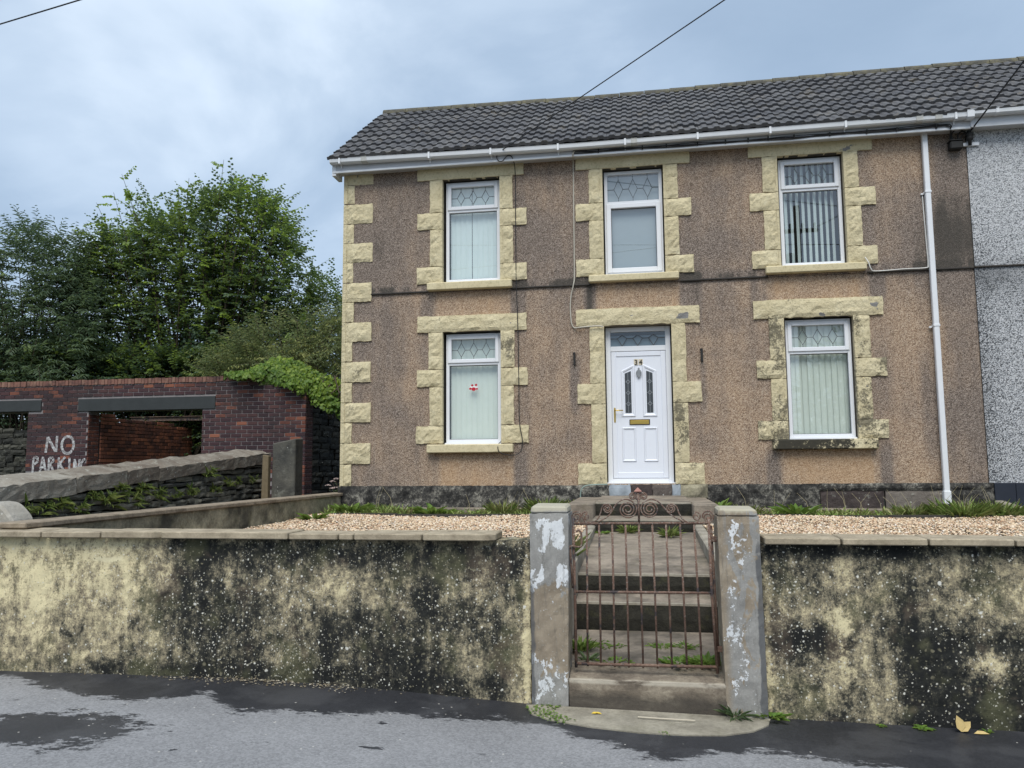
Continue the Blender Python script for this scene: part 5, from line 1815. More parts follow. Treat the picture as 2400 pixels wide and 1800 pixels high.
mb.poly([(-11.57, BY + .014, .8), (-11.57, BY + .36, .8), (-11.57, BY + .36, 2.82), (-11.57, BY + .014, 2.82)])
mb.poly([(-11.6, BY + .014, 2.816), (-8.9, BY + .014, 2.816), (-8.9, BY + .36, 2.816), (-11.6, BY + .36, 2.816)])
obj('mortar_bed', mb, M['mortar'], bw, recalc=False)
CR, BL = .0815, .235


def chunky(w, h, d=.03):
    mb = MB().box(0, w, 0, d, 0, h)
    me = mesh_of('brick', mb.v, mb.f)
    bm = bmesh.new()
    bm.from_mesh(me)
    bmesh.ops.bevel(bm, geom=bm.edges[:], offset=.004, segments=1, affect='EDGES')
    bm.to_mesh(me)
    bm.free()
    return me


BR = {}


def brick_mesh(w, m):
    key = (round(w, 3), m)
    if key not in BR:
        me = chunky(w, CR - .014)
        me.materials.append(M[m])
        BR[key] = me
    return BR[key]


rnd = random.Random(3)
cand = []
for r_ in range(36):
    z = 3.362 - (r_ + 1) * CR
    if z < .95:
        break
    x = -15.0 - (BL / 2 if r_ % 2 else 0)
    while x < -6.72:
        w = BL - .011
        x1 = min(x + w, -6.70)
        # clip against openings and lintels
        segs = [(x, x1)]
        for (a, c, d, e) in OPN + LINT:
            if z + CR * .6 > d and z + .02 < e:
                ns = []
                for (p, q) in segs:
                    if q <= a or p >= c:
                        ns.append((p, q))
                    else:
                        if p < a:
                            ns.append((p, a - .001))
                        if q > c:
                            ns.append((c + .001, q))
                segs = ns
        for (p, q) in segs:
            if q - p > .045 and not (p > -7.0 and z > 3.08) and not (p > -7.9 and z > 3.28):
                if p > -14.2:
                    cand.append((p, q, z))
        x += BL
cand = [c_ for c_ in cand if c_[2] > 1.5 or c_[0] > -7.5]


def redness(p, q, z):
    s = .03 + max(0, mnoise.noise(Vector((p * 1.3, z * 2.5, 4.2)))) * .35
    if z > 3.20 and -11 < p < -8.2: s = .55
    if z > 3.1 and -13.5 < p < -12.2: s = .45
    if q > -6.95: s = .6
    if -12.4 < p < -11.9 and 2.7 < z < 3.0: s = .5
    if -8.75 < p < -8.3 and 2.6 < z < 3.1: s = .5
    if z > 3.0 and p > -8: s = .35
    return s


cand.sort(key=lambda c_: -c_[0])
single, rest = cand[:300], cand[300:]
for (p, q, z) in single:
    m_ = 'brickred' if rnd.random() < redness(p, q, z) else 'brick'
    o = bpy.data.objects.new('brick', brick_mesh(round((q - p) / .02) * .02, m_))
    COL.objects.link(o)
    o.parent = bw
    o.location = Vector((p, BY + rnd.uniform(-.003, .004), z)) - wloc(bw)
for mm, red_ in (('bricki', False), ('brickred', True)):
    mb = MB()
    for (p, q, z) in rest:
        if (random.Random(int(p * 977 + z * 3131)).random() < redness(p, q, z)) == red_:
            jy = rnd.uniform(-.003, .004)
            mb.box(p, q, BY + jy, BY + .03, z, z + CR - .014)
    stuff(obj('brick_courses', mb, M[mm], bw))
x = -14.3
SB = mesh_of('coping_brick', MB().box(0, .068, 0, .20, 0, .108).v, MB().box(0, .068, 0, .20, 0, .108).f)
SB.materials.append(mat_brick('dusty_red_coping_brick', ((.17, .085, .07), (.22, .11, .085), (.27, .16, .12))))
while x < -7.98:
    o = bpy.data.objects.new('coping_brick', SB)
    COL.objects.link(o)
    o.parent = bw
    o.location = Vector((x, BY - .018 + rnd.uniform(-.006, .006), 3.372 + rnd.uniform(-.006, .006))) - wloc(bw)
    o.rotation_euler = (0, rnd.uniform(-.04, .04), 0)
    x += .0775
for (a, c, d, e) in LINT:
    obj('lintel', MB().box(max(a, -15.2), c, BY - .015, BY + .22, d, e), M['slate'], bw, bevel=.006)
# orange bricks of the opening's return
rv = MB()
for r_ in range(17):
    z = 1.45 + r_ * CR
    if z > 2.74:
        break
    y = BY + .02
    for w in ((.215, .10) if r_ % 2 else (.10, .215)):
        o = obj('return_brick', MB().box(-11.60, -11.557 + rnd.uniform(-.004, .004), y, y + w, z, z + CR - .014), M['brickred'], bw, bevel=.004)
        y += w + .012
for r_ in range(28):
    z = 3.362 - (r_ + 4) * CR
    if z < .95:
        break
    y = BY + .034
    for w in ((.215, .10) if r_ % 2 else (.10, .215)):
        obj('end_brick', MB().box(-6.73, -6.688, y, y + w, z, z + CR - .014), M['brick'], bw, bevel=.004)
        y += w + .012

LET = {'N': [[(-12.524, 1.95), (-12.492, 2.282)], [(-12.492, 2.282), (-12.294, 1.971)], [(-12.28, 1.959), (-12.268, 2.302)]],
       'O': [[(-12.01 + .142 * math.cos(k * math.pi / 10), 2.105 + .182 * math.sin(k * math.pi / 10)) for k in range(21)]],
       'P': [[(-12.812, 1.484), (-12.808, 1.838)], [(-12.808, 1.838), (-12.712, 1.855), (-12.70, 1.769), (-12.78, 1.701)]],
       'A': [[(-12.651, 1.483), (-12.583, 1.859)], [(-12.583, 1.859), (-12.483, 1.482)], [(-12.622, 1.643), (-12.525, 1.642)]],
       'R': [[(-12.438, 1.482), (-12.434, 1.835)], [(-12.434, 1.835), (-12.338, 1.84), (-12.333, 1.754), (-12.42, 1.71)], [(-12.407, 1.709), (-12.28, 1.504)]],
       'K': [[(-12.204, 1.481), (-12.203, 1.844)], [(-12.057, 1.854), (-12.188, 1.696)], [(-12.176, 1.708), (-12.045, 1.525)]],
       'I': [[(-11.949, 1.479), (-11.951, 1.836)]],
       'N2': [[(-11.842, 1.479), (-11.831, 1.807)], [(-11.831, 1.796), (-11.733, 1.523)], [(-11.727, 1.523), (-11.711, 1.806)]],
       'G': [[(-11.583, 1.793), (-11.619, 1.803), (-11.668, 1.715), (-11.680, 1.591), (-11.63, 1.489), (-11.586, 1.511), (-11.588, 1.601)]]}
for ch, strokes in LET.items():
    mb = MB()
    for j, s_ in enumerate(strokes):
        mb.strip(s_, .058 if ch in 'NO' else .050, BY - .0075 - .0008 * j, BY - .0045)
    obj('painted_letter', mb, M['paint'], bw, recalc=False)

# brick partition inside, seen through the doorway
ib = thing('inner_brick_wall', 'crumbling orange brick partition wall inside the ruined building', 'brick wall', (-11.6, 17, .8), 'ruined brick building')


def top_in(y): return lerp_pts([(15.3, 2.80), (16.0, 2.77), (16.05, 2.74), (17.0, 2.73), (18.9, 2.66)], y)


obj('mortar_bed', face_x(MB().box(15.38, 18.9, .03, .22, .8, 2.62), -11.53), M['mortard'], ib)
for r_ in range(18):
    z = 2.80 - (r_ + 1) * CR
    if z < 1.5:
        break
    y = 15.38 - (BL / 2 if r_ % 2 else 0)
    while y < 18.8:
        p, q = max(y, 15.38), min(y + BL - .011, 18.9)
        if q - p > .05 and z + CR * .7 < top_in((p + q) / 2):
            o = bpy.data.objects.new('brick', brick_mesh(round((q - p) / .02) * .02, 'brickmix'))
            COL.objects.link(o)
            o.parent = ib
            o.rotation_euler = (0, 0, R(90))
            o.location = Vector((-11.53 + rnd.uniform(0, .008), p, z)) - wloc(ib)
        y += BL
tag(obj('rusty_beam', MB().box(-13.0, -9.2, 18.45, 18.55, 2.80, 2.90).box(-13.0, -9.2, 18.40, 18.60, 2.9001, 2.915), M['rust'], bevel=.004), 'rusty steel beam across the back of the ruined brick building', 'beam')
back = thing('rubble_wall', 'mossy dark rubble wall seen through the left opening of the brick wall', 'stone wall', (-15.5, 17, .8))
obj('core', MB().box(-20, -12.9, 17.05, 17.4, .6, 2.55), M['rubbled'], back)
rnd = random.Random(21)
z = 1.35
while z < 2.72:
    h = rnd.uniform(.07, .15)
    x = -17.2
    while x < -13.9:
        w = rnd.uniform(.15, .45)
        if z + h < 2.55 + .22 * math.sin(x * 2.2) * .5 + .12:
            obj('stone', rough_block(MB(), x, x + w, z, z + h, 17.0 + rnd.uniform(-.03, .03), 17.1, .02, x * 3 + z, nx=3, nz=2, margin=.02, jit=.014), M['rubble_b'], back)
        x += w + .015
    z += h + .012

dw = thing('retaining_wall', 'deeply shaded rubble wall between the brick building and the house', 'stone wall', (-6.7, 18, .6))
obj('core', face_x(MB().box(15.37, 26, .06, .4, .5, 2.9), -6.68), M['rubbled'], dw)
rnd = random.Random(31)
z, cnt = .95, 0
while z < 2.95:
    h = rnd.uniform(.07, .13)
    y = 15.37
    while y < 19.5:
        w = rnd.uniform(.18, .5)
        obj('stone', face_x(rough_block(MB(), y, y + w, z, z + h, rnd.uniform(-.02, .03), .07, .02, y * 3 + z, nx=3, nz=2, margin=.02, jit=.014), -6.68), M['rubbled'], dw)  # near-black stone colour carries the narrow gap's shade
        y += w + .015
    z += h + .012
# the lane climbs behind the house and is shut off by the bank there
structure(obj('bank', MB().box(-6.9, -3.5, 21.5, 23, .5, 3.2), M['soil'], bevel=.3))


# ------------------------------------------------------------------ foliage
def leaf_mesh(name, pos, axis, normal, length, width, tint, mat, parent=None, droop=.15):
    """six-point folded leaves; arrays of n"""
    pos, axis, normal = (np.asarray(a, float) for a in (pos, axis, normal))
    n = len(pos)
    length, width = np.broadcast_to(length, n)[:, None], np.broadcast_to(width, n)[:, None]
    axis = axis / np.linalg.norm(axis, axis=1, keepdims=True)
    side = np.cross(axis, normal)
    side /= np.maximum(1e-6, np.linalg.norm(side, axis=1, keepdims=True))
    nrm = np.cross(side, axis)
    up_ = nrm * width * .18
    dr = -nrm * length * droop
    v = np.stack([pos, pos + axis * length * .32 - side * width * .5 + up_, pos + axis * length * .68 - side * width * .42 + up_ + dr * .4, pos + axis * length + dr,
                  pos + axis * length * .68 + side * width * .42 + up_ + dr * .4, pos + axis * length * .32 + side * width * .5 + up_], 1)
    i = np.arange(n)[:, None] * 6
    f = np.concatenate([i + np.array([[0, 3, 2, 1]]), i + np.array([[0, 5, 4, 3]])], 0)
    if parent is not None:
        w_ = wloc(parent)
        v = v - np.array([w_.x, w_.y, w_.z])
    me = fast_mesh(name, v.reshape(-1, 3), f)
    at = me.attributes.new('tint', 'FLOAT', 'POINT')
    at.data.foreach_set('value', np.repeat(np.broadcast_to(tint, n), 6).astype(np.float32))
    o = place(name, me, mat, parent)
    return o


class Leaves:
    def __init__(self):
        self.p, self.a, self.n, self.l, self.w, self.t = [], [], [], [], [], []

    def add(self, p, a, n, l, w, t=0.0):
        self.p.append(tuple(p)); self.a.append(tuple(a)); self.n.append(tuple(n)); self.l.append(l); self.w.append(w); self.t.append(t)

    def build(self, name, mat, parent, droop=.15):
        return leaf_mesh(name, self.p, self.a, self.n, np.array(self.l), np.array(self.w), np.array(self.t), mat, parent, droop)


def rv3(rnd, s=1.0):
    return Vector((rnd.gauss(0, s), rnd.gauss(0, s), rnd.gauss(0, s)))


def spray(L, twig, rnd, base_, d, length, nleaf, ll, lw, tint=0.0, twist=.25, mb=None, r=.006):
    """a twig with alternate leaves lying roughly in one plane"""
    d = d.normalized()
    side = d.cross(Vector((0, 0, 1)))
    side = side.normalized() if side.length > .1 else Vector((1, 0, 0))
    up_ = side.cross(d)
    p = Vector(base_)
    pts = [p.copy()]
    for k in range(nleaf):
        u = (k + 1) / nleaf
        d2 = (d + Vector((0, 0, -.35 * u * twist)) + rv3(rnd, .06)).normalized()
        p = p + d2 * (length / nleaf)
        pts.append(p.copy())
        s = 1 if k % 2 else -1
        ax = (side * s * .95 + d2 * .55 + Vector((0, 0, -.18)) + rv3(rnd, .16))
        nn_ = (up_ + rv3(rnd, .28))
        sz = rnd.uniform(.75, 1.15) * (1 - .25 * u)
        L.add(p, ax, nn_, ll * sz, lw * sz, max(0, min(1, tint + (u - .6) * tint)))
    if mb is not None:
        mb.tube(pts[::3] if len(pts) > 6 else pts[::2], [r * (1 - .6 * i / max(1, len(pts[::3] if len(pts) > 6 else pts[::2]) - 1)) for i in range(len(pts[::3] if len(pts) > 6 else pts[::2]))], 3, cap=False)


def mass(L, W, rnd, n, outline, y0, y1, zmin, ll, lw, nleaf=13, length=(.45, .9), yref=19.0, young=.08, hole=None, cx=None, hs=.9):
    """fill a crown's volume with leafy twigs that hang in uneven clumps"""
    cnt = 0
    tries = 0
    while cnt < n and tries < n * 30:
        tries += 1
        x = rnd.uniform(outline[0][0], outline[-1][0])
        zt = lerp_pts(outline, x)
        y = rnd.uniform(y0, y1)
        z = zmin + (zt - zmin) * rnd.random() ** .72
        if mnoise.noise(Vector((x * hs, y * hs, z * hs * 1.3))) < -.16 - .1 * (z < zt - 2):
            continue
        if hole and any(((x - hx) / rx) ** 2 + ((z - hz_) / rz) ** 2 < 1 for hx, hz_, rx, rz in hole):
            continue
        c_ = (outline[0][0] + outline[-1][0]) / 2 if cx is None else cx
        out = Vector(((x - c_) * .25 + rnd.gauss(0, .6), -.55 + rnd.gauss(0, .6), rnd.gauss(.02, .28) + (.5 if zt - z < .5 else 0)))
        p = Vector((x, y, 1.6 + (z - 1.6) * y / yref))
        p.x *= .5 + .5 * y / yref
        tint = rnd.uniform(.4, 1) if rnd.random() < young else 0
        spray(L, None, rnd, p, out, rnd.uniform(*length), nleaf, ll, lw, tint, mb=W if rnd.random() < .35 else None)
        cnt += 1


def bush(name, label, cat, base_, shoots, mat, rnd, ll, lw, lat=(8, 13), latlen=(.35, .75), nleaf=10, extra=0, tipt=.0, group=None, start=.25, droop=.15, lean=.35, fill=None):
    """shoots: list of (target point, tint, upright) — arching stems with leafy side twigs"""
    t_ = thing(name, label, cat, base_, group)
    L, W = Leaves(), MB()
    b0 = Vector(base_)
    for (tg, tint, upright) in shoots:
        tg = Vector(tg)
        st_ = b0 + Vector((rnd.uniform(-.5, .5), rnd.uniform(-.4, .4), 0)) + Vector(((tg.x - b0.x) * .25, (tg.y - b0.y) * .25, 0))
        mid = st_.lerp(tg, .5) + Vector((-(tg.x - b0.x) * .12, 0, (tg - st_).length * .06)) + rv3(rnd, .1)
        path = []
        N_ = 14
        for k in range(N_ + 1):
            u = k / N_
            path.append(st_ * (1 - u) ** 2 + mid * 2 * u * (1 - u) + tg * u * u)
        W.tube(path[::2], [.035 * (1 - .88 * i / 7) for i in range(8)], 4, cap=False)
        nl = rnd.randint(*lat)
        for q in range(nl):
            u = start + (1 - start) * (q + rnd.random()) / nl
            k = min(N_ - 1, int(u * N_))
            p = path[k].lerp(path[k + 1], u * N_ - k)
            sd_ = (path[k + 1] - path[k]).normalized()
            out = Vector((rnd.gauss(0, 1), rnd.gauss(0, 1), rnd.gauss(0, .30) - .05))
            out = (out.normalized() + sd_ * lean)
            spray(L, None, rnd, p, out, rnd.uniform(*latlen) * (1.15 - .6 * u), nleaf, ll, lw, tint * max(0, (u - .55) * 2), mb=W)
        # leaves along the leading shoot itself
        for k in range(int(N_ * max(start, .5)), N_):
            for h in range(3):
                p = path[k].lerp(path[k + 1], h / 3)
                sd_ = (path[k + 1] - path[k]).normalized()
                az = (k * 3 + h) * 2.4
                ax = Vector((math.cos(az), math.sin(az), .25)) + sd_ * .5
                L.add(p, ax, Vector((0, 0, 1)) + rv3(rnd, .3), ll * rnd.uniform(.8, 1.15), lw * rnd.uniform(.8, 1.1), min(1, tint * (1.1 if upright else .7) * rnd.uniform(.5, 1.2)))
    for f_ in fill or []:
        mass(L, W, rnd, **f_)
    obj('branches', W, M['bark'], t_, recalc=False)
    stuff(L.build('foliage', mat, t_, droop))
    return t_


rnd = random.Random(42)
# hazel: outline of the crown as heights over x, filled with shoots at several depths
OUT = [(-15.4, 7.0), (-14.8, 8.0), (-14.2, 8.3), (-13.65, 9.35), (-13.3, 8.5), (-12.9, 8.5), (-12.5, 8.25), (-12.0, 8.9), (-11.4, 9.0), (-10.75, 9.3), (-10.3, 9.0), (-9.8, 8.7), (-9.3, 8.0), (-8.95, 7.0), (-8.6, 6.0)]
sh = []
for k in range(120):
    x = rnd.uniform(-15.2, -8.7)
    zt = lerp_pts(OUT, x)
    y = rnd.uniform(18.6, 20.8)
    top = rnd.random() < .36
    z = zt - rnd.uniform(.0, .55) if top else rnd.uniform(3.9, zt - .5)
    z = 1.6 + (z - 1.6) * (y / 19.0)
    x = x * (y / 19.0) * .5 + x * .5
    sh.append(((x, y, z), (.75 if rnd.random() < .55 else .2) if top else (.55 if rnd.random() < .08 else .0), top))
for (x, z) in ((-13.68, 9.5), (-13.9, 9.0), (-14.4, 8.75), (-14.75, 8.2), (-10.72, 9.68), (-10.2, 9.2), (-9.9, 9.25), (-9.55, 8.9), (-9.4, 8.6), (-11.7, 9.25), (-12.0, 9.05), (-9.0, 8.1), (-8.75, 7.5), (-11.2, 7.9), (-11.3, 7.4), (-12.0, 7.2), (-12.7, 6.9)):
    sh.append(((x, 18.6, z), .95, True))
hz = bush('hazel_tree', 'big dark hazel tree with many upright shoots behind the brick wall', 'tree', (-11.9, 19.9, 1.4), sh, M['hazel'], rnd, .118, .085, lat=(13, 19), latlen=(.45, .95), nleaf=11, start=.2, fill=[dict(n=4200, outline=[(a_, b_ - .25) for a_, b_ in OUT], y0=18.9, y1=21.2, zmin=3.2, ll=.118, lw=.078, hole=[(-12.6, 5.45, .35, .35), (-13.3, 5.1, .3, .28), (-9.0, 6.2, .25, .3), (-13.9, 5.6, .22, .2)])])

sh = []
OUT2 = [(-18.6, 7.7), (-17.2, 7.9), (-16.6, 8.1), (-16.1, 8.25), (-15.4, 7.7), (-14.7, 7.8), (-14.2, 6.9), (-13.8, 6.0)]
for k in range(64):
    x = rnd.uniform(-18.3, -13.9)
    zt = lerp_pts(OUT2, x)
    sh.append(((x, rnd.uniform(17.9, 19.4), zt - (rnd.uniform(0, .4) if k < 26 else rnd.uniform(.5, 4.0))), .15 if rnd.random() < .2 else 0, k < 26))
bush('buddleia_bush', 'grey green narrow leaved bush left of the hazel at the left edge', 'bush', (-16.3, 18.9, 1.4), sh, M['buddleia'], rnd, .17, .036, lat=(10, 15), latlen=(.4, .8), nleaf=12, droop=.35, fill=[dict(n=1500, outline=[(a_, b_ - .2) for a_, b_ in OUT2], y0=17.8, y1=19.6, zmin=3.2, ll=.16, lw=.036, yref=18.0)])

sh = []
OUT3 = [(-9.6, 5.9), (-9.0, 6.5), (-8.45, 7.0), (-8.2, 6.6), (-7.8, 6.2), (-7.0, 5.6), (-6, 5)]
for k in range(34):
    x = rnd.uniform(-9.5, -6.6)
    zt = lerp_pts(OUT3, x)
    sh.append(((x, rnd.uniform(19.3, 20.8), zt - (rnd.uniform(0, .4) if k < 14 else rnd.uniform(.4, 2.2))), .5 if rnd.random() < .2 else 0, k < 14))
bush('hazel_tree', 'smaller dark hazel rising behind the pale shrub beside the house corner', 'tree', (-8.0, 20.3, 1.4), sh, M['hazel'], rnd, .09, .06, lat=(9, 14), latlen=(.35, .7), nleaf=10, fill=[dict(n=900, outline=[(a_, b_ - .15) for a_, b_ in OUT3], y0=19.2, y1=20.8, zmin=3.6, ll=.09, lw=.06, yref=20.0)])

sh = []
for k in range(46):
    x = rnd.uniform(-9.7, -6.6)
    zt = lerp_pts([(-9.8, 4.1), (-9.2, 4.5), (-8.4, 5.0), (-7.6, 5.2), (-6.6, 5.2)], x)
    sh.append(((x, rnd.uniform(16.6, 17.9), zt - (rnd.uniform(0, .3) if k < 18 else rnd.uniform(.3, 1.7))), .35 if rnd.random() < .3 else 0, k < 18))
bush('pale_shrub', 'pale green narrow leaved shrub above the ivy beside the house', 'shrub', (-8.0, 17.3, 2.2), sh, M['willow'], rnd, .12, .022, lat=(10, 15), latlen=(.25, .5), nleaf=12, droop=.3, start=.15, fill=[dict(n=1100, outline=[(-9.8, 4.0), (-9.2, 4.4), (-8.4, 4.9), (-7.6, 5.1), (-6.6, 5.1)], y0=16.4, y1=17.8, zmin=3.0, ll=.12, lw=.024, yref=17.0, young=.3)])

# dark low growth that closes the foot of the trees
sh = []
for k in range(120):
    x = rnd.uniform(-16.8, -8.4)
    sh.append(((x, rnd.uniform(18.7, 19.4), rnd.uniform(3.4, 5.4) if k < 90 else rnd.uniform(2.8, 3.6)), .25 if rnd.random() < .1 else 0, False))
ug = bush('undergrowth', 'dark leafy undergrowth spilling over the top of the brick wall', 'undergrowth', (-12.5, 19.3, 1.4), sh, M['hazel'], rnd, .115, .085, lat=(9, 13), latlen=(.45, .9), nleaf=10, start=.3, fill=[dict(n=1400, outline=[(-16.9, 4.6), (-12, 4.4), (-9.5, 4.4), (-8.9, 3.9)], y0=18.5, y1=19.5, zmin=3.2, ll=.115, lw=.085, yref=18.0, hs=1.3)])

# ivy cap on the brick corner
iv = thing('ivy', 'bright green ivy spilling over the right end of the brick wall', 'ivy', (-7.0, 15.4, 3.2))
L, W = Leaves(), MB()
for k in range(6200):
    x = rnd.uniform(-8.45, -5.9)
    u = (x + 8.45) / 2.55
    topz = lerp_pts([(-8.45, 3.52), (-8.2, 3.68), (-7.6, 3.95), (-7.2, 3.85), (-6.8, 3.62), (-6.3, 3.42), (-5.9, 3.25)], x)
    botz = lerp_pts([(-8.45, 3.46), (-7.8, 3.42), (-7.3, 3.30), (-6.9, 3.22), (-6.72, 3.0), (-6.4, 2.78), (-5.9, 2.55)], x)
    v_ = rnd.random() ** .8
    z = botz + (topz - botz) * v_ + rnd.gauss(0, .03)
    y = 15.0 + .9 * v_ ** 1.5 - .13 + rnd.gauss(0, .06) + (.35 * (1 - v_) if x > -6.7 else 0)
    n_ = Vector((rnd.gauss(0, .35), -1 + v_ * .7, .35 + .7 * v_)) + rv3(rnd, .25)
    ax = Vector((rnd.gauss(0, .6), -.4, -.8)) + rv3(rnd, .25)
    nv = mnoise.noise(Vector((x * 2.6, z * 3.4, y * 2)))
    if nv < -.18 and v_ < .9:
        y += .16
    y -= .10 * nv
    s_ = rnd.uniform(.035, .10) * (.85 + .4 * max(0, nv))
    L.add((x, y, z), ax, n_, s_, s_ * .95, max(0, rnd.gauss(.18, .25) + nv * .5) * (.4 + v_ * .8))
for k in range(14):
    x = rnd.uniform(-8.0, -6.1)
    W.tube([(x, 15.5, 2.6), (x + rnd.uniform(-.2, .2), 15.3, 3.1), (x + rnd.uniform(-.3, .3), 15.6, 3.5)], .015, 4)
obj('stems', W, M['bark'], iv, recalc=False)
stuff(L.build('foliage', M['ivy'], iv, .2))


# ------------------------------------------------------------------ small plants
def clump(name, pts, mat, label, cat, seed, n, ll, lw, up=.8, spread=.06, group=None, tint=(.0, .5), facing=None, droop=.25):
    """rosette or tuft of leaves standing at a point; one mesh"""
    r_ = random.Random(seed)
    L = Leaves()
    if pts[1] < 6.5:
        ll, lw, n = ll * .5, lw * .62, int(n * 1.7)
        spread *= 1.35
    if cat == 'grass tuft' and pts[1] > 6.5:
        ll, lw, n, up = ll * .8, lw * .7, int(n * 1.5), up * 1.25
    p0 = Vector(pts)
    t_ = thing(name, label, cat, pts, group)
    for k in range(n):
        az = r_.uniform(0, 6.283)
        el = up * r_.uniform(.5, 1.2)
        ax = Vector((math.cos(az), math.sin(az), el))
        if facing is not None:
            ax = ax + Vector(facing) * 1.1
        if cat == 'grass tuft':
            ax = ax + rv3(r_, .35)
        nn_ = Vector((-math.cos(az) * el, -math.sin(az) * el, 1.0)) + rv3(r_, .2)
        L.add(p0 + Vector((math.cos(az) * spread * r_.random(), math.sin(az) * spread * r_.random(), 0)), ax, nn_, ll * r_.uniform(.55, 1.15), lw * r_.uniform(.7, 1.2), r_.uniform(*tint))
    L.build('leaves', mat, t_, droop)
    return t_


def fern(pts, label, seed, size):
    """arching fronds growing out of a wall that faces +X"""
    r_ = random.Random(seed)
    L = Leaves()
    t_ = thing('fern', label, 'fern', pts, 'ferns growing from the dark stone wall')
    for k in range(r_.randint(9, 14)):
        az = r_.uniform(-1.9, 1.9)
        d = Vector((.55, math.sin(az), r_.uniform(.0, 1.0))).normalized()
        p = Vector(pts) + Vector((0, r_.uniform(-.08, .08), r_.uniform(-.06, .06)))
        L.add(p, d, Vector((.7, 0, .7)) + rv3(r_, .25), size * r_.uniform(.5, .95), size * .085, r_.uniform(0, .7))
        q = p + d * size * .3
        for s in (-1, 1):
            sd = d.cross(Vector((.7, 0, .7))).normalized() * s
            L.add(q, d * .8 + sd * .7, Vector((.7, 0, .7)) + rv3(r_, .2), size * .34, size * .06, r_.uniform(0, .7))
    L.build('fronds', M['fern'], t_, .45)
    return t_


ORD = ['first', 'second', 'third', 'fourth', 'fifth', 'sixth', 'seventh', 'eighth', 'ninth', 'tenth', 'eleventh', 'twelfth', 'thirteenth', 'fourteenth', 'fifteenth', 'sixteenth', 'seventeenth', 'eighteenth']
FERN = [(7.75, 1.02, .16), (8.05, 1.13, .20), (8.35, 1.10, .24), (8.62, 1.16, .20), (8.95, 1.10, .26), (9.2, 1.22, .18), (9.5, 1.16, .28), (9.75, 1.30, .24), (10.0, 1.16, .24), (10.25, 1.30, .24),
        (10.6, 1.22, .22), (11.0, 1.20, .18), (11.45, 1.22, .22), (11.9, 1.48, .26), (12.1, 1.22, .20), (12.55, 1.33, .20), (12.9, 1.36, .16), (13.4, 1.38, .18)]
for i, (y, z, s_) in enumerate(FERN):
    fern((RX + .02, y, z), 'small green fern, %s from the left on the dark stone wall' % ORD[i], 100 + i, s_ * 1.0)

PV = lambda x: lerp_pts(PAVE_Z, x)
clump('weed', (.74, 5.19, PV(.74) + .02), M['weed'], 'bright green dandelion at the foot of the right gate post', 'weed', 1, 26, .13, .045, .7, .05, 'pavement weeds')
clump('grass_tuft', (.52, 5.17, PV(.52) + .02), M['buddleia'], 'dark spiky grass tuft between the step and the right gate post', 'grass tuft', 2, 24, .20, .014, .9, .03, tint=(0, .3), droop=.4)
clump('weed', (1.37, 5.20, PV(1.37)), M['weed'], 'tiny green weed at the wall foot, nearest the right gate post', 'weed', 3, 12, .05, .02, .7, .015, 'pavement weeds')
clump('weed', (1.59, 5.19, PV(1.59)), M['weed'], 'broad leaved weed at the foot of the right wall', 'weed', 4, 13, .10, .038, .55, .02, 'pavement weeds')
clump('weed', (1.95, 5.20, PV(1.95)), M['weed'], 'small weed at the wall foot right of the dead leaf', 'weed', 5, 10, .06, .02, .8, .015, 'pavement weeds')
for i, (x, y) in enumerate(((-.70, 5.10), (-.66, 5.03), (-.60, 4.965), (-.53, 4.93), (-.60, 5.19))):
    clump('weed', (x, y, PV(x) + .015), M['weed'], 'creeping green weed, %s along the left rim of the concrete apron' % ORD[i], 'weed', 20 + i, 16, .045, .026, .4, .06, 'creeping weeds on the apron')
clump('weed', (.08, 4.80, PV(.08) + .012), M['weed'], 'tiny weed at the front rim of the concrete apron', 'weed', 7, 8, .03, .012, .5, .03, 'pavement weeds')
# behind the gate
clump('weed', (-.47, 5.75, .30), M['weed'], 'tall yellowing weed behind the gate by the left post', 'weed', 31, 60, .20, .030, 1.6, .07, 'weeds on the garden path', (.1, .9))
clump('weed', (-.40, 5.50, .285), M['buddleia'], 'long leaved weed behind the gate foot, left side', 'weed', 32, 12, .17, .028, 1.3, .03, 'weeds on the garden path')
clump('weed', (-.22, 5.49, .285), M['weed'], 'low green weed behind the gate foot, left of the middle bar', 'weed', 33, 26, .09, .03, .8, .09, 'weeds on the garden path')
clump('weed', (-.30, 5.95, .29), M['weed'], 'flat spreading weed on the path behind the left bars', 'weed', 34, 30, .08, .025, .4, .10, 'weeds on the garden path')
clump('weed', (.20, 5.50, .285), M['weed'], 'bright green weed behind the gate foot, right of the middle bar', 'weed', 35, 40, .14, .040, .8, .08, 'weeds on the garden path')
clump('weed', (.38, 5.50, .285), M['weed'], 'bushy green weed behind the gate foot by the right post', 'weed', 36, 50, .17, .040, 1.1, .07, 'weeds on the garden path')
clump('weed', (.10, 5.98, .29), M['weed'], 'pale straggling weed on the path behind the middle of the gate', 'weed', 37, 30, .085, .02, .5, .07, 'weeds on the garden path')
clump('weed', (.26, 5.98, .29), M['weed'], 'straggling weed with a seed stalk behind the right bars', 'weed', 38, 34, .095, .02, .7, .07, 'weeds on the garden path')
clump('grass_tuft', (-.19, 9.28, .83), M['grass'], 'green grass tuft left of the middle at the upper step', 'grass tuft', 39, 70, .17, .016, .9, .05, 'tufts on the garden path')
clump('grass_tuft', (.27, 8.95, .82), M['grass'], 'green grass tuft right of the middle below the upper step', 'grass tuft', 40, 70, .17, .016, .9, .05, 'tufts on the garden path')
clump('weed', (-.48, 9.2, .82), M['weed'], 'small weed in the left corner below the upper step', 'weed', 41, 20, .09, .03, .5, .06, 'weeds on the garden path')
clump('weed', (-.70, 6.9, .80), M['grass'], 'tall yellow green weeds between the left post and the gate', 'weed', 42, 60, .30, .035, 1.6, .10, 'garden weeds', (.1, .8))
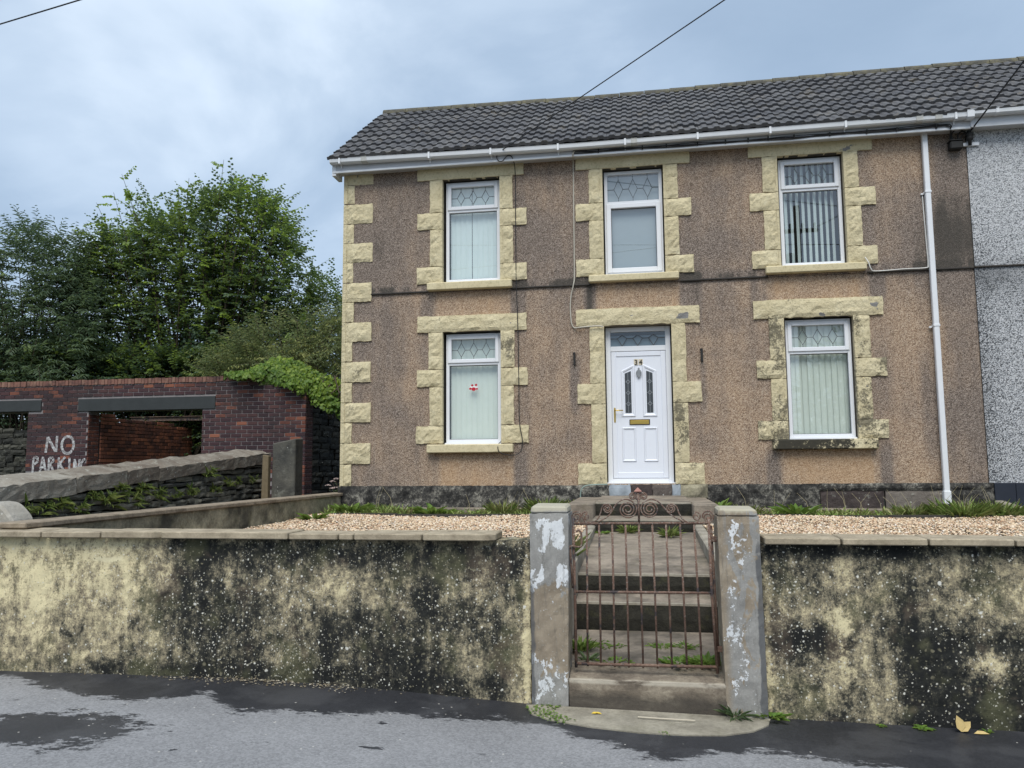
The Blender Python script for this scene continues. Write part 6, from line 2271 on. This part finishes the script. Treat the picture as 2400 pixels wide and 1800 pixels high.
# garden plants by the house
clump('weed', (-4.28, 9.9, .89), M['weed'], 'green dock plant at the gravel edge by the side wall', 'weed', 50, 30, .22, .05, 1.1, .08, 'garden weeds')
clump('weed', (-4.15, 10.9, .91), M['weed'], 'leafy dock under the house corner', 'weed', 51, 46, .30, .075, 1.1, .12, 'garden weeds')
clump('weed', (-2.92, 10.85, .91), M['weed'], 'leafy green dock under the lower left window', 'weed', 52, 46, .26, .06, 1.0, .12, 'garden weeds')
clump('grass_tuft', (-1.95, 10.95, .91), M['grass'], 'thin grass tuft below the right end of the lower left sill', 'grass tuft', 53, 90, .30, .014, 1.7, .14, 'garden grass tufts', (.1, .8))
clump('grass_tuft', (-1.35, 10.95, .91), M['grass'], 'thick green grass tuft just left of the front path', 'grass tuft', 54, 170, .36, .016, 1.7, .18, 'garden grass tufts', (.0, .5))
clump('weed', (-.98, 11.2, .95), M['grass'], 'small grassy weed against the plinth left of the door', 'weed', 55, 40, .24, .018, 1.4, .06, 'garden weeds')
clump('weed', (.98, 10.9, .95), M['weed'], 'pale green dock right of the doorstep platform', 'weed', 56, 16, .26, .06, 1.6, .05, 'garden weeds', (.2, .7))
clump('weed', (1.95, 10.85, .91), M['weed'], 'dark green dock under the lower right window', 'weed', 57, 30, .28, .07, 1.1, .10, 'garden weeds', (0, .25))
clump('grass_tuft', (3.35, 10.85, .91), M['grass'], 'low grass tuft between the right window and downpipe', 'grass tuft', 58, 110, .24, .014, 1.3, .16, 'garden grass tufts', (.1, .8))
clump('grass_tuft', (3.95, 10.8, .91), M['grass'], 'lush green grass clump at the foot of the downpipe', 'grass tuft', 59, 260, .34, .022, 1.0, .32, 'garden grass tufts', (.0, .35))
clump('grass_tuft', (4.4, 10.9, .91), M['grass'], 'green grass clump right of the downpipe', 'grass tuft', 60, 160, .30, .018, 1.1, .22, 'garden grass tufts', (.0, .45))
clump('grass_tuft', (1.3, 10.9, .91), M['grass'], 'yellowish grass tuft near the path, right garden', 'grass tuft', 61, 80, .24, .014, 1.4, .14, 'garden grass tufts', (.2, .9))

sd_ = thing('sedum', 'dusty pink flower heads of a sedum by the house corner', 'flower', (-4.78, 12.05, 1.0))
r_ = random.Random(8)
L, W, Fm = Leaves(), MB(), MB()
for (x, z) in ((-4.84, 1.40), (-4.90, 1.36), (-4.97, 1.30), (-4.74, 1.34), (-4.68, 1.33), (-4.90, 1.25), (-4.66, 1.25), (-4.84, 1.26)):
    W.tube([(-4.80, 12.1, .9), (x, 12.08, z - .02)], .006, 4)
    for k in range(26):
        a_ = r_.uniform(0, 6.283)
        rr_ = .045 * math.sqrt(r_.random())
        q = Vector((x + rr_ * math.cos(a_), 12.05 + rr_ * math.sin(a_), z + .02 * (1 - (rr_ / .045) ** 2)))
        s_ = .010
        Fm.poly([q + Vector((-s_, 0, 0)), q + Vector((0, -s_, s_ * .4)), q + Vector((s_, 0, 0)), q + Vector((0, 0, s_ * 1.2))])
    for k in range(5):
        L.add(Vector((-4.8, 12.08, .9)).lerp(Vector((x, 12.07, z)), r_.uniform(.4, .9)), rv3(r_), Vector((0, 0, 1)), .07, .03, .1)
obj('stems', W, M['bark'], sd_, recalc=False)
obj('flower_heads', Fm, M['mauve'], sd_, recalc=False)
L.build('leaves', M['buddleia'], sd_)

# uncountable grass and low weeds along the house foot
rng = np.random.default_rng(9)
Pg, Ag, Ng, Lg, Wg, Tg = [], [], [], [], [], []
for (a, c, n, hh, y0, y1) in ((-4.5, -.98, 3600, .085, 10.62, 11.34), (.92, 4.6, 3600, .085, 10.62, 11.36), (-4.5, -3.2, 1300, .14, 10.7, 11.3), (3.0, 4.6, 1600, .13, 10.62, 11.3), (-2.7, -2.0, 500, .05, 10.62, 10.9)):
    x = rng.uniform(a, c, n)
    y = rng.uniform(y0, y1, n)
    patch = np.sin(x * 3.1 + 1) * .5 + np.sin(x * 7.7 + y * 5) * .3 + .7
    keep = rng.uniform(0, 1.3, n) < patch
    x, y = x[keep], y[keep]
    k = len(x)
    az = rng.uniform(0, 6.283, k)
    el = rng.uniform(.3, 2.2, k)
    Pg.append(np.stack([x, y, .78 + .03 * (y - 6) - .01], 1))
    Ag.append(np.stack([np.cos(az), np.sin(az), el], 1))
    Ng.append(np.stack([-np.cos(az) * el, -np.sin(az) * el, np.ones(k)], 1))
    Lg.append(hh * rng.uniform(.4, 1.4, k))
    Wg.append(np.where(rng.uniform(0, 1, k) < .35, .028, .010))
    Tg.append(np.clip(rng.normal(.25, .3, k), 0, 1))
go = leaf_mesh('grass', np.concatenate(Pg), np.concatenate(Ag), np.concatenate(Ng), np.concatenate(Lg), np.concatenate(Wg), np.concatenate(Tg), M['grass'])
stuff(tag(go, 'strip of grass and low weeds along the foot of the house', 'grass'))
# dry seed stalks
W = MB()
r_ = random.Random(77)
for k in range(46):
    x = r_.choice([r_.uniform(-4.4, -1.1), r_.uniform(1.2, 4.6), r_.uniform(2.4, 4.6)])
    y = r_.uniform(10.8, 11.3)
    z0 = .90
    dx = r_.uniform(-.18, .18)
    h_ = r_.uniform(.2, .42)
    W.tube([(x, y, z0), (x + dx * .3, y, z0 + h_ * .6), (x + dx, y - .03, z0 + h_)], [.003, .0025, .0015], 3, cap=False)
stuff(tag(obj('dry_stalks', W, simple('straw', (.42, .36, .22), .9), recalc=False), 'thin dry grass stalks standing in front of the plinth', 'grass stalks'))

# litter on the pavement
tag(leaf_mesh('dead_leaf', [(1.80, 5.17, PV(1.8) + .004), (1.80, 5.17, PV(1.8) + .004), (1.86, 5.15, PV(1.86) + .004)], [(-.15, .05, 1), (.5, 0, .6), (1, .1, .1)], [(.2, -1, .2), (-.5, -1, .5), (0, -.4, 1)], np.array([.09, .08, .09]), np.array([.055, .05, .03]), 0, M['deadleaf']),
    'curled yellow dead leaf on the pavement by the right wall', 'dead leaf')
tag(leaf_mesh('dead_leaf', [(-.355, 5.08, .07), (-.33, 5.08, .075)], [(1, .1, .12), (.8, .2, -.1)], [(0, -.2, 1), (0, -.2, 1)], np.array([.05, .045]), np.array([.022, .02]), 0, simple('yellow_leaf', (.62, .45, .06), .7)), 'small yellow leaf on the concrete apron', 'dead leaf')
tag(obj('twig', MB().tube([(-.07, 5.04, .074), (.05, 5.035, .072), (.27, 5.03, .070)], .004, 5), simple('pale_twig', (.5, .45, .36), .8), recalc=False), 'pale thin twig lying on the apron before the stone step', 'twig')
rng = np.random.default_rng(12)
n = 420
x = np.concatenate([rng.normal(-2.75, .30, 260), rng.normal(-2.15, .14, 110), rng.uniform(-4, -1, 50)])
y = 5.235 - np.abs(rng.normal(0, .06, n))
lit = leaf_mesh('leaf_litter', np.stack([x, y, np.array([PV(q) for q in x]) + .004], 1), np.stack([rng.normal(0, 1, n), rng.normal(0, .6, n), np.abs(rng.normal(0, .25, n))], 1), np.stack([rng.normal(0, .4, n), rng.normal(0, .4, n) - .3, np.ones(n)], 1),
                rng.uniform(.006, .026, n), rng.uniform(.004, .013, n), np.clip(rng.normal(.3, .4, n), 0, 1), mat_leaf('litter', (.05, .04, .025), (.20, .16, .10), (.42, .38, .30), .1))
stuff(tag(lit, 'crumbs of leaf litter and grit along the foot of the left wall', 'litter'))

# trees and a hedge on the other side of the street, mirrored in the lower windows
hd_ = bpy.data.objects.new('hazel_tree', None)
COL.objects.link(hd_)
hd_.location = (11.5, -15, -.4)
tag(hd_, 'dark tree across the street, mirrored in the lower right window', 'tree')
for ch in hz.children:
    c_ = ch.copy()
    c_.parent = hd_
    COL.objects.link(c_)
